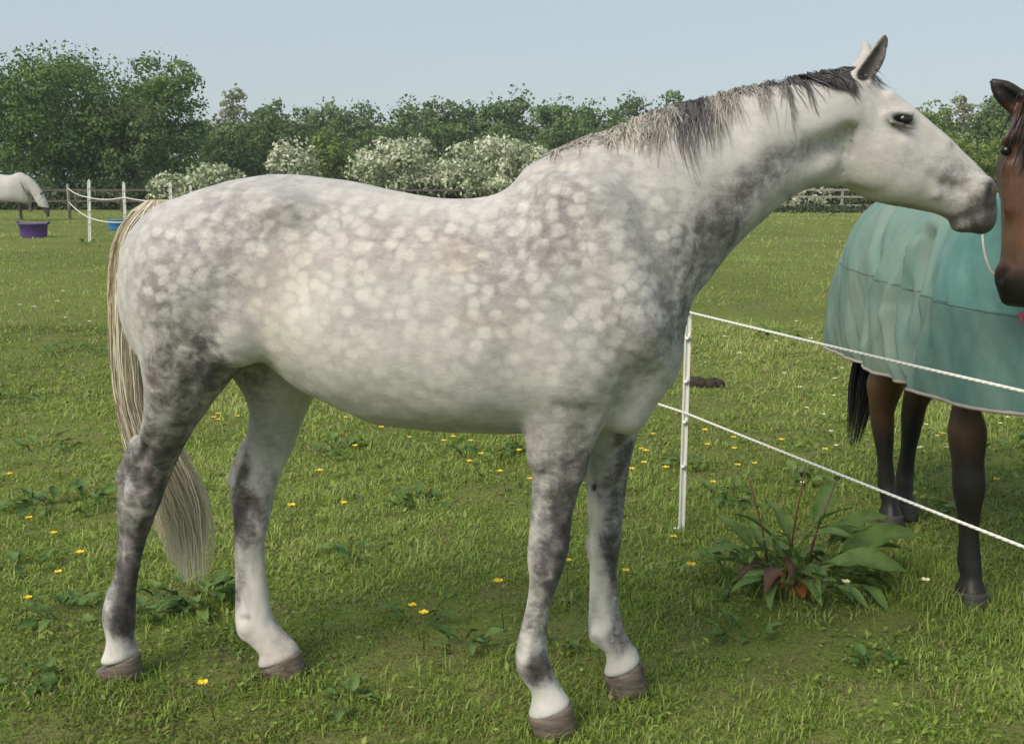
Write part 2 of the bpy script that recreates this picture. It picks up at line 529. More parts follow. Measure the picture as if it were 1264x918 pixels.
def make_grass():
    bands = [(1.9, 3.6, 125000, 0.020, 0.0044, 0.030, 2, 34), (3.6, 6.0, 140000, 0.022, 0.0054, 0.040, 2, 36),
             (6.0, 11.0, 140000, 0.032, 0.0085, 0.07, 2, 26), (11.0, 22.0, 120000, 0.034, 0.015, 0.15, 1, 20), (22.0, 62.0, 100000, 0.040, 0.035, 0.3, 1, 12)]
    VV, TT, CC = [], [], []; o = 0
    for b in bands:
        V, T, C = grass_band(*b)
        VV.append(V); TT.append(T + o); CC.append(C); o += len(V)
    r = np.random.default_rng(91)
    spots = [(148, 847, .11, 330, .062), (352, 843, .11, 330, .062), (688, 912, .10, 330, .055), (778, 866, .11, 330, .062), (1197, 749, .10, 300, .06), (841, 658, .09, 120, .07), (1170, 735, .20, 500, .10), (1235, 770, .25, 600, .10), (1120, 700, .16, 380, .10), (905, 620, .35, 700, .08), (870, 640, .18, 260, .09), (660, 560, .5, 700, .08), (560, 555, .5, 800, .08), (410, 620, .3, 300, .07),
             (1010, 745, .22, 300, .07), (560, 850, .18, 260, .06), (960, 880, .16, 240, .06), (1190, 850, .22, 300, .06), (60, 840, .2, 220, .06), (430, 870, .2, 240, .06), (250, 780, .18, 240, .07), (720, 890, .12, 200, .06), (1240, 540, .6, 500, .10),
             (1030, 590, .4, 500, .10), (950, 700, .25, 300, .08), (200, 690, .3, 260, .07), (480, 700, .25, 220, .06), (820, 760, .2, 200, .06), (90, 640, .4, 320, .08), (440, 500, .5, 350, .08)]
    for px, py, rad, n, hh in spots:
        g = ground_at(px, py); a = r.uniform(0, 6.28, n); dd = rad * np.sqrt(r.uniform(0, 1, n)); x = g[0] + np.cos(a) * dd * 1.3; y = g[1] + np.sin(a) * dd
        h = .68 * hh * r.lognormal(-.25, .35, n); az = r.uniform(0, 6.28, n); ln = r.uniform(.2, 1.3, n); dx, dy = np.cos(az), np.sin(az); w = .0030 + .0009 * g[1] * .5
        b0 = np.stack([x, y, terrain(x, y) - .004], 1); S = np.stack([-dy, dx, dx * 0], 1) * (w / 2)
        md = b0 + np.stack([dx * h * .5 * np.sin(ln * .5), dy * h * .5 * np.sin(ln * .5), h * .55 * np.cos(ln * .45)], 1); tp = b0 + np.stack([dx * h * np.sin(ln), dy * h * np.sin(ln), h * np.cos(ln * .9)], 1)
        V = np.stack([b0 - S, b0 + S, md - S * .8, md + S * .8, tp], 1).reshape(-1, 3); b = np.arange(n) * 5
        T = np.concatenate([np.stack([b, b + 1, b + 3], 1), np.stack([b, b + 3, b + 2], 1), np.stack([b + 2, b + 3, b + 4], 1)])
        tone = np.clip(r.normal(.52, .14, n), 0, 1); C = np.repeat(np.stack([tone, (r.uniform(size=n) < .06) * .8, tone * 0], 1), 5, axis=0)
        VV.append(V); TT.append(T + o); CC.append(C); o += len(V)
    for y0, y1, n, sz in ((1.9, 5, 30000, .010), (5, 11, 26000, .018)):       # clover and small broad leaves among the blades
        y = np.sqrt(r.uniform(y0 ** 2, y1 ** 2, n)); x = r.uniform(-1, 1, n) * (y * .6 + .7); pa, pb = patchy(x * 1.3 + 5, y * 1.3)
        kp = r.uniform(size=n) < np.clip(.35 + 1.1 * pa, .03, 1); x, y, pa = x[kp], y[kp], pa[kp]; n = len(x)
        c = np.stack([x, y, terrain(x, y) + r.uniform(.004, .030, n)], 1); a = r.uniform(0, 6.28, n); s_ = sz * r.uniform(.5, 1.3, n)
        t = np.stack([np.cos(a), np.sin(a), r.normal(0, .45, n)], 1) * s_[:, None]; u = np.stack([-np.sin(a), np.cos(a), r.normal(0, .35, n)], 1) * (s_ * .6)[:, None]
        V = np.stack([c - t, c + u, c + t, c - u], 1).reshape(-1, 3); b = np.arange(n) * 4
        T = np.concatenate([np.stack([b, b + 1, b + 2], 1), np.stack([b, b + 2, b + 3], 1)])
        tone = np.clip(r.normal(.34, .17, n), 0, 1); C = np.repeat(np.stack([tone, (r.uniform(size=n) < .10) * .7, tone * 0], 1), 4, axis=0)
        VV.append(V); TT.append(T + o); CC.append(C); o += len(V)
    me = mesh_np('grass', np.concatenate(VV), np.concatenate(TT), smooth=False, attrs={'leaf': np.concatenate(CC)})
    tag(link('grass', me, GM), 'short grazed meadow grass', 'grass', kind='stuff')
make_grass()

# ================================================================== BACKGROUND TREES, HEDGES, FENCES
BARK = simple('bark', (0.10, 0.082, 0.06), 0.9, 0.4, 3.0, 0.6, 12)
LEAF = {
    'oak': leafy('oak_leaf', [(0.050, 0.094, 0.023), (0.110, 0.190, 0.043), (0.204, 0.300, 0.075)]),
    'dark': leafy('dark_leaf', [(0.062, 0.096, 0.033), (0.119, 0.170, 0.057), (0.193, 0.255, 0.092)]),
    'mid': leafy('mid_leaf', [(0.066, 0.112, 0.036), (0.127, 0.196, 0.062), (0.209, 0.285, 0.100)]),
    'bright': leafy('bright_leaf', [(0.094, 0.140, 0.030), (0.171, 0.235, 0.051), (0.259, 0.325, 0.086)]),
    'pale': leafy('pale_leaf', [(0.143, 0.160, 0.082), (0.242, 0.260, 0.139), (0.352, 0.360, 0.205)]),
    'blossom': leafy('hawthorn_blossom', [(0.150, 0.195, 0.085), (0.40, 0.45, 0.28), (0.76, 0.77, 0.60)], 0.2),
    'hedge': leafy('hedge_leaf', [(0.030, 0.046, 0.020), (0.056, 0.080, 0.034), (0.100, 0.130, 0.056)]),
}
def crown_mesh(name, w, d, h, nclump, nleaf, leaf, seed, airy=False, flat=0.0, blossom=False):
    r = np.random.default_rng(seed)
    # clump centres fill an ellipsoid shell (w,d half widths, h full height), uneven outline
    C = r.normal(size=(nclump, 3)); C /= np.linalg.norm(C, axis=1)[:, None]
    rad = r.uniform(0.25, 1.0, nclump) ** 0.5 * 0.80
    cen = C * rad[:, None] * np.array([w, d, h / 2])
    lowc = cen[:, 2] < 0                       # skirts hang full and wide, the top stays domed
    f = 1 + 0.55 * np.clip(-cen[:, 2] / (h / 2), 0, 1); cen[:, 0] *= f; cen[:, 1] *= f
    cr = r.uniform(0.20, 0.36, nclump) * min(w, h / 2) * (1.0 + flat)
    wt = cr ** 2; wt /= wt.sum()
    ci = r.choice(nclump, nleaf, p=wt)
    N = r.normal(size=(nleaf, 3)); N /= np.linalg.norm(N, axis=1)[:, None]
    N[:, 2] = np.where((N[:, 2] < -0.2) & (r.uniform(size=nleaf) < 0.6), -N[:, 2], N[:, 2])
    P = cen[ci] + N * (cr[ci] * r.uniform(0.55, 1.12, nleaf) ** 0.7)[:, None] * np.array([1, 1, 0.72])
    inn = r.uniform(size=nleaf) < 0.27         # leaves all through the crown
    q_ = r.normal(size=(nleaf, 3)); q_ /= np.linalg.norm(q_, axis=1)[:, None]
    q_ = q_ * (r.uniform(size=nleaf) ** 0.42)[:, None] * np.array([w, d, h / 2]) * 0.93
    q_[:, :2] *= (1 + 0.5 * np.clip(-q_[:, 2] / (h / 2), 0, 1))[:, None] / 1.0
    q_ *= (1 + 0.10 * vnoise(q_ / w * 3.5, seed, 2))[:, None]
    P = np.where((inn & (not airy))[:, None], q_, P)
    # stray sprays that break the outline
    st = r.uniform(size=nleaf) < 0.03
    P[st] *= 1.0 + r.uniform(0.02, 0.12, st.sum())[:, None]
    Nn = N + r.normal(size=(nleaf, 3)) * 0.36; Nn /= np.linalg.norm(Nn, axis=1)[:, None]
    A = np.cross(Nn, r.normal(size=(nleaf, 3))); A /= np.linalg.norm(A, axis=1)[:, None]
    B = np.cross(Nn, A)
    sz = leaf * r.uniform(0.5, 1.25, nleaf)[:, None]
    tip = P + A * sz; 
    V = np.stack([P - A * sz * 0.9, P + B * sz * 0.55 + Nn * sz * 0.12, tip, P - B * sz * 0.55 + Nn * sz * 0.12], 1).reshape(-1, 3)
    Q = np.arange(nleaf * 4).reshape(-1, 4)
    tone = r.uniform(0.25, 0.75, nclump)[ci] + r.normal(size=nleaf) * 0.11
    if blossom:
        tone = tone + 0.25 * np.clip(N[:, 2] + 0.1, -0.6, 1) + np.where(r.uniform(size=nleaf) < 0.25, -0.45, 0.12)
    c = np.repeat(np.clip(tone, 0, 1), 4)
    V[:, 2] += h / 2
    return mesh_np(name, V, Q, smooth=False, attrs={'leaf': np.stack([c, c, c], 1)})
def trunk_mesh(h, r0, w, seed):
    rr = random.Random(seed); mb = MB()
    pts = [(0, 0, -0.3)]; x = y = 0
    for i in range(1, 6):
        x += rr.uniform(-.04, .04) * h; y += rr.uniform(-.04, .04) * h
        pts.append((x, y, h * 0.75 * i / 5))
    mb.tube(pts, [r0 * (1.3 - 0.2 * i) for i in range(6)], 8)
    for k in range(6):
        p = Vector(pts[2 + k % 4]); a = rr.uniform(0, 6.28); L = w * rr.uniform(0.45, 0.8)
        q = p + Vector((math.cos(a) * L * .5, math.sin(a) * L * .5, h * .12)); e = p + Vector((math.cos(a) * L, math.sin(a) * L, h * rr.uniform(.15, .3)))
        mb.tube([p, q, e], [r0 * .45, r0 * .3, r0 * .1], 6)
    return mb.mesh('trunk')
def tree(name, px, hwpx, top, Y, kind, label, cat='tree', group='trees along the far side of the field', base=None, dens=1.0, skirt=0.06, leafpx=2.7, seed=None):
    seed = seed if seed is not None else abs(int(px * 7 + top))
    X = (px - W0 / 2) / F * Y / (CP)
    p = depth_at(px, top, Y); X = p[0]; zt = p[2]
    zb = tz(X, Y)
    H = zt - zb; w = hwpx * px_m(Y)
    root = empty(name, (X, Y, zb), random.Random(seed).uniform(0, 6.28) if False else 0, label, cat, group)
    cb = H * skirt; ch = H - cb
    lf = leafpx * px_m(Y)
    area = w * ch / (lf * lf)
    nl = int(min(17000 * max(1, dens), max(1200, area * 6.8 * dens)))
    nc = int(np.clip(30 * dens + w * 4, 22, 75))
    blos = kind == 'blossom'
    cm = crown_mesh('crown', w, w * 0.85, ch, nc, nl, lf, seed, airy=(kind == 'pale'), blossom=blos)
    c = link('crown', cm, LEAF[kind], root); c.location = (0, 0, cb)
    link('trunk', trunk_mesh(H * 0.85, 0.035 * H, w, seed), BARK, root)
    return root

tree('oak_tree', 62, 122, 46, 72, 'oak', 'broad dark green oak, the largest tree, standing behind the white rugged horse', dens=1.8, group=None, skirt=0.03)
tree('broadleaf_tree', 196, 58, 52, 80, 'oak', 'tall round-topped green tree right of the broad oak at the left edge', dens=1.1, group=None, skirt=0.03)
tree('broadleaf_tree', 158, 44, 108, 70, 'dark', 'low dark bushy tree between the broad oak and the tall round-topped tree', dens=1.1, group=None, skirt=0.02)
tree('aspen_tree', 288, 34, 97, 112, 'pale', 'thin pale grey-green tree rising beside the tall round-topped tree', dens=0.55, group=None)
far = [(335, 26, 116, 116, 'dark'), (404, 34, 114, 116, 'mid'), (447, 40, 119, 112, 'dark'), (505, 36, 115, 114, 'mid'), (543, 40, 110, 110, 'dark'),
       (580, 30, 120, 112, 'mid'), (612, 34, 112, 112, 'mid'), (642, 26, 101, 114, 'dark'), (690, 40, 112, 112, 'mid'), (737, 40, 115, 110, 'mid'), (782, 38, 112, 112, 'dark'),
       (830, 40, 110, 112, 'mid'), (880, 40, 116, 112, 'mid'), (935, 42, 120, 112, 'dark'), (990, 42, 122, 112, 'mid'), (1045, 42, 126, 112, 'mid'), (1095, 40, 128, 110, 'dark'),
       (1215, 36, 120, 98, 'mid'), (1252, 44, 97, 96, 'mid'), (1320, 55, 105, 98, 'mid'), (375, 30, 128, 118, 'dark'), (-110, 80, 70, 84, 'mid')]
def where(px):
    for lim, w_ in ((-20, 'out past the left edge of the field'), (310, 'just right of the thin pale tree'), (350, 'left of the narrow flowering hawthorn'), (390, 'behind the narrow flowering hawthorn'), (425, 'above the bright young tree'), (475, 'behind the left of the two big hawthorns'), (520, 'above the left of the two big hawthorns'),
                    (560, 'above the gap between the two big hawthorns'), (596, 'above the left half of the widest hawthorn'), (630, 'straight above the widest hawthorn'), (660, 'with the highest tip above the widest hawthorn'), (715, 'over the grey horse withers'), (760, 'over the start of the mane'), (806, 'over the pale part of the mane'),
                    (855, 'over the dark lock of the mane'), (910, 'behind the middle of the mane'), (960, 'behind the upper mane'), (1015, 'behind the poll of the grey horse'), (1070, 'behind the grey horse head'), (1125, 'behind the forehead of the grey horse'), (1235, 'between the two horses heads'), (1290, 'behind the bay horse head')):
        if px < lim: return w_
    return 'past the right edge behind the bay horse'
for px, hw, top, Y, k in far:
    tree('woodland_tree', px, hw, top, Y, k, 'tall %s green tree %s' % ({'dark': 'dark', 'mid': 'mid'}[k], where(px)), dens=0.95)
near = [(282, 52, 143, 88, 'mid'), (335, 56, 131, 92, 'dark'), (470, 46, 150, 88, 'mid'), (622, 46, 146, 92, 'dark'), (545, 44, 142, 92, 'mid'), (702, 48, 140, 90, 'mid'),
        (772, 52, 140, 90, 'mid'), (845, 50, 146, 90, 'mid'), (925, 55, 150, 90, 'dark'), (1010, 55, 152, 90, 'mid'), (1085, 50, 150, 88, 'dark')]
for px, hw, top, Y, k in near:
    tree('woodland_tree', px, hw, top, Y, k, 'low bushy tree ' + where(px), dens=1.05, skirt=0.02, group='bushy trees in front of the woodland belt')
tree('young_tree', 407, 30, 152, 78, 'bright', 'bright yellow-green young tree between two white-flowering hawthorns', dens=1.0, group=None, skirt=0.02)
tree('young_tree', 1150, 42, 122, 78, 'bright', 'light green leafy tree just right of the grey horse nose bridge', dens=0.9, group=None, skirt=0.02)
tree('birch_tree', 1184, 26, 106, 84, 'pale', 'wispy pale-topped tree between the two horses heads', dens=0.5, group=None)
tree('willow_bush', 1178, 62, 160, 66, 'bright', 'dense light green bush behind the grey horse muzzle', 'bush', dens=1.1, group=None, skirt=0.01)
tree('willow_bush', 1262, 56, 150, 68, 'bright', 'dense light green bush behind the bay horse head', 'bush', dens=1.1, group=None, skirt=0.01)
haw = [(612, 86, 162, 62, 'widest white-flowering hawthorn above the dip of the grey horse back'), (490, 64, 163, 63, 'white-flowering hawthorn to the left of the widest one'),
       (362, 36, 168, 64, 'narrow white-flowering hawthorn behind the grey horse croup'), (262, 50, 199, 60, 'low white-flowering hawthorn under the thin pale tree'),
       (205, 26, 208, 60, 'smallest low white-flowering hawthorn near the white posts'), (985, 52, 222, 66, 'low white-flowering hawthorn seen under the grey horse throat')]
for px, hw, top, Y, lab in haw:
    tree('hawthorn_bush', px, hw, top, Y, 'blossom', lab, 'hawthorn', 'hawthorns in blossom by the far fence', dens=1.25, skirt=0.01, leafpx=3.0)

def hedge(x0, x1, Y, h, dpth, n, seed, label, kind='hedge', leaf=0.16):
    r = np.random.default_rng(seed)
    L = x1 - x0
    x = r.uniform(0, L, n); a = r.uniform(-0.2, np.pi + .2, n); rad = r.uniform(0.75, 1.05, n) * (1 + 0.22 * vnoise(x[:, None] * np.array([[1.1, 0.4]]), seed, 3))
    P = np.stack([x, np.cos(a) * dpth * rad, np.abs(np.sin(a)) * h * rad], 1)
    N = np.stack([r.normal(size=n) * .6, np.cos(a), np.sin(a)], 1) + r.normal(size=(n, 3)) * .5
    N /= np.linalg.norm(N, axis=1)[:, None]
    A = np.cross(N, r.normal(size=(n, 3))); A /= np.linalg.norm(A, axis=1)[:, None]; B = np.cross(N, A)
    sz = leaf * r.uniform(0.6, 1.3, n)[:, None]
    V = np.stack([P - A * sz, P + B * sz * .6, P + A * sz, P - B * sz * .6], 1).reshape(-1, 3)
    c = np.repeat(np.clip(r.normal(0.5, 0.2, n), 0, 1), 4)
    o = link('hedge', mesh_np('hedge', V, np.arange(n * 4).reshape(-1, 4), False, {'leaf': np.stack([c, c, c], 1)}), LEAF[kind])
    o.location = (x0, Y, tz((x0 + x1) / 2, Y))
    return tag(o, label, 'hedge')
wd_ = hedge(-95, 110, 128, 7.5, 3.0, 26000, 8, 'distant shadowy woodland undergrowth seen between the trees', kind='dark', leaf=0.42)
del wd_['category']; wd_.name = 'woodland_undergrowth'; wd_['kind'] = 'stuff'
hedge(-52, -1.5, 64.5, 1.5, 0.9, 16000, 2, 'dark low hedge behind the far rail fence on the left and centre')
hedge(-1.5, 42, 66.5, 1.55, 0.9, 14000, 3, 'dark low hedge behind the far rail fence on the right')
hedge(6, 36, 58.2, 0.42, 0.9, 7000, 4, 'strip of rank dark growth at the foot of the far fence on the right', leaf=0.10)

WOOD = simple('weathered_wood', (0.30, 0.27, 0.22), 0.85, 0.35, 5.0, 0.5, 40)
WOODD = simple('dark_wood', (0.11, 0.095, 0.078), 0.85, 0.35, 5.0, 0.5, 40)
WPLAST = simple('white_plastic', (0.80, 0.79, 0.74), 0.42, 0.06, 12.0, 0.08, 60)
ROPE = None
def rope_mat():
    m = NT('white_rope')
    wv = m.n('TexWave'); wv.wave_type = 'BANDS'; wv.bands_direction = 'DIAGONAL'; wv.inputs['Scale'].default_value = 45
    m.l(m.obj(), wv.inputs['Vector'])
    m.color(m.ramp(wv.outputs['Fac'], [(0.0, (0.55, 0.55, 0.50)), (0.5, (0.80, 0.79, 0.74)), (1.0, (0.86, 0.85, 0.80))]))
    m.rough(0.7); m.bump(wv.outputs['Fac'], 0.5, 0.004)
    return m.m
ROPE = rope_mat()

def rail_fence(x0, x1, Y, hgt, n, label, mat, rails=(0.28, 0.68, 1.0)):
    root = empty('rail_fence', (x0, Y, tz((x0 + x1) / 2, Y)), 0, label, 'fence')
    L = x1 - x0
    pm = MB(); pm.box((0, 0, hgt / 2 - 0.1), (0.13, 0.13, hgt + 0.28)); pme = pm.mesh('post', False); pme.materials.append(mat)
    rm = MB(); rm.box((L / n / 2, 0, 0), (L / n - 0.02, 0.045, 0.11)); rme = rm.mesh('rail', False); rme.materials.append(mat)
    for i in range(n + 1):
        p = link('post', pme, None, root); p.location = (L * i / n, 0, random.uniform(-.03, .03)); p.rotation_euler = (random.uniform(-.03, .03), random.uniform(-.03, .03), 0)
        if i < n:
            for f in rails:
                r_ = link('rail', rme, None, root); r_.location = (L * i / n, -0.095, hgt * f); r_.rotation_euler = (0, random.uniform(-.008, .008), 0)
    return root
rail_fence(-36, -1.2, 60, 1.16, 14, 'long dark post-and-rail fence along the far side on the left and centre', WOODD, (0.5, 1.0))
rail_fence(1.6, 40, 62, 1.2, 16, 'grey post-and-rail fence along the far side, under the grey horse throat', WOOD)

# ------------------------------------------------------------------ posts and ropes of the electric fence
def electric_post(p, hgt, label, lean=(0, 0), r=0.011, group='white electric-fence posts', wood=False):
    root = empty('fence_post', tuple(p), 0, label, 'fence post', group)
    root.rotation_euler = (lean[0], lean[1], 0)
    if wood:
        mb = MB(); mb.tube([(0, 0, -0.2), (0, 0, hgt - 0.03), (0, 0, hgt)], [0.06, 0.055, 0.045], 10); mb.build('stake', WOOD, root)
    else:
        mb = MB()      # ribbed plastic stake: flat web with two flanges
        mb.box((0, 0, hgt / 2 - 0.02), (r * 1.9, r * 0.7, hgt)); mb.box((-r * 0.95, 0, hgt / 2 - 0.02), (r * 0.5, r * 1.9, hgt - .004)); mb.box((r * 0.95, 0, hgt / 2 - 0.02), (r * 0.5, r * 1.9, hgt - .006))
        mb.tube([(0, 0, hgt - 0.02), (0, 0, hgt + 0.012)], [r * 0.9, r * 0.6], 8)
        mb.build('stake', WPLAST, root, False)
        hm = MB()
        hm.tube([(0, -r, 0), (0, -r * 2.6, 0.002), (0, -r * 2.8, 0.014), (0, -r * 2.0, 0.022)], [0.004, 0.004, 0.0035, 0.003], 6)
        hm.box((0, -r * 1.0, 0), (r * 2.2, r * 0.8, 0.014))
        hme = hm.mesh('rope_hook'); hme.materials.append(WPLAST)
        k = 0
        for f in (0.30, 0.40, 0.50, 0.57, 0.68, 0.76, 0.87, 0.95):
            h_ = link('rope_hook', hme, None, root); h_.location = (0, 0, hgt * f); h_.rotation_euler = (0, 0, math.pi * (k % 2)); k += 1
    return root
PN = ground_at(841, 654); PN[2] = tz(PN[0], PN[1])
post = electric_post(PN, 0.985, 'white plastic electric-fence post standing in front of the grey horse chest', (R(-1), R(0.4)), 0.0105)
st = MB(); st.tube([(-0.035, 0, 0.012), (0, 0, 0.016)], [0.006, 0.007], 6); st.build('foot_tread', WPLAST, post)
DL = np.array([0.38, -0.925]); DL /= np.linalg.norm(DL)
chain = [PN + np.array([*(DL * 4.6), 0]), PN]
for kk in (5.2, 10.4, 15.0):
    q = PN + np.array([*(-DL * kk), 0.0]); q[2] = tz(q[0], q[1]); chain.append(q)
pA = ground_at(156, 302); pB = ground_at(111, 298)
pC = depth_at(86, 262, 41)
for q in (pA, pB): q[2] = tz(q[0], q[1])
pC[2] = tz(pC[0], pC[1])
chain += [pA, pB, pC]
electric_post(pA, 1.34, 'white electric-fence post beside the blue bucket, partly behind the grey horse tail', (0, R(1)), 0.045 / 2)
electric_post(pB, 1.38, 'white electric-fence post nearest the purple tub, leaning slightly', (0, R(3.0)), 0.05 / 2)
electric_post(pC, 1.28, 'round grey wooden fence stake where the ropes end, right of the white rugged horse', wood=True, group=None)
for px, top, Y, lab in ((210, 225, 46, 'white post between the tail post and the grey horse croup'), (235, 229, 52, 'short white post just left of the grey horse croup')):
    q = depth_at(px, top, Y); z0 = tz(q[0], Y); electric_post((q[0], Y, z0), q[2] - z0, lab, r=0.045)
def sag(a, b, s, n=14):
    return [tuple(np.array(a) + (np.array(b) - np.array(a)) * t - np.array([0, 0, 4 * s * t * (1 - t)])) for t in np.linspace(0, 1, n)]
def rope(hs, label, rad):
    pts = []; rr = []
    for i in range(len(chain) - 1):
        a = chain[i] + np.array([0, 0, hs[i]]); b = chain[i + 1] + np.array([0, 0, hs[i + 1]])
        s_ = sag(a, b, 0.012 if i == 0 else 0.05)
        pts += s_ if i == 0 else s_[1:]
    for p in pts: rr.append(rad * max(1.0, (p[1] / 6.0) ** 0.6))
    mb = MB(); mb.tube(pts, rr, 8)
    tag(mb.build('fence_rope', ROPE), label, 'rope', 'ropes of the electric fence')
rope([0.965, 0.972, 0.98, 1.0, 1.02, 1.02, 1.0, 1.12], 'upper white rope of the electric fence, crossing the turquoise rug', 0.0052)
rope([0.53, 0.535, 0.54, 0.55, 0.56, 0.5, 0.55, 0.62], 'lower white rope of the electric fence, crossing in front of the dock leaves', 0.0052)

# ------------------------------------------------------------------ tubs
def tub(px, py, wpx, hpx, mat, label, name):
    g = ground_at(px, py); Y = g[1]; z0 = tz(g[0], Y); wd = wpx * px_m(Y) / 2; hg = hpx * px_m(Y)
    root = empty(name, (g[0], Y, z0), 0, label, 'tub')
    n = 20; mb = MB(); rings = []
    for r_, z in ((0.90, 0), (0.92, 0.05), (0.99, 0.92), (1.05, 0.93), (1.05, 1.0), (0.95, 1.0), (0.80, 0.06)):
        rings.append([(math.cos(2 * math.pi * k / n) * wd * r_, math.sin(2 * math.pi * k / n) * wd * .8 * r_, z * hg) for k in range(n)])
    mb.ring_loft(rings); mb.build('bucket', mat, root)
    for sgn in (-1, 1):
        h = MB(); h.tube([(sgn * wd * .95, -wd * .25, hg * .9), (sgn * wd * 1.15, -wd * .15, hg * 1.1), (sgn * wd * 1.15, wd * .15, hg * 1.1), (sgn * wd * .95, wd * .25, hg * .9)], 0.018, 6); h.build('handle', mat, root)
    return root
PURPLE = simple('purple_rubber', (0.13, 0.07, 0.28), 0.5, 0.2, 6, 0.05)
BLUE = simple('blue_rubber', (0.07, 0.25, 0.62), 0.45, 0.15, 6, 0.05)
tub(42, 291, 34, 17, PURPLE, 'purple rubber tub on the grass below the white rugged horse', 'feed_tub')
tub(143, 281, 18, 12, BLUE, 'small blue bucket standing by the white fence post', 'water_bucket')

# ================================================================== THE GREY HORSE
GA = R(-10.5)
ga = np.array([math.cos(GA), math.sin(GA), 0.0]); gn = np.array([-math.sin(GA), math.cos(GA), 0.0])
hoof_px = {'nh': (150, 839), 'oh': (354, 832), 'nf': (685, 903), 'of': (775, 855)}
hoof_w = {k: ground_at(*v) for k, v in hoof_px.items()}
GO = (hoof_w['nh'] + hoof_w['oh'] + hoof_w['nf'] + hoof_w['of']) / 4
GO[2] = 0.0
hoof_l = {k: float((v - GO) @ gn) for k, v in hoof_w.items()}
print('hooves lateral', hoof_l, 'origin', GO)
def g_at(px, py, l):
    """photo point on the plane at lateral distance l of the horse -> horse coordinates (along, across, up)"""
    d = ray(px, py)
    t = ((GO - EYEP) @ gn + l) / (d @ gn)
    p = EYEP + d * t - GO
    return np.array([p @ ga, l, p[2]])
def g_secs(rows):
    """rows: (ax,ay, bx,by, across, halfwidth, egg, power)"""
    out = []
    for ax, ay, bx, by, l, w, e, p in rows:
        out.append([*g_at(ax, ay, l), *g_at(bx, by, l), w, e, p])
    return out
NH, OH, NF, OF = hoof_l['nh'], hoof_l['oh'], hoof_l['nf'], hoof_l['of']

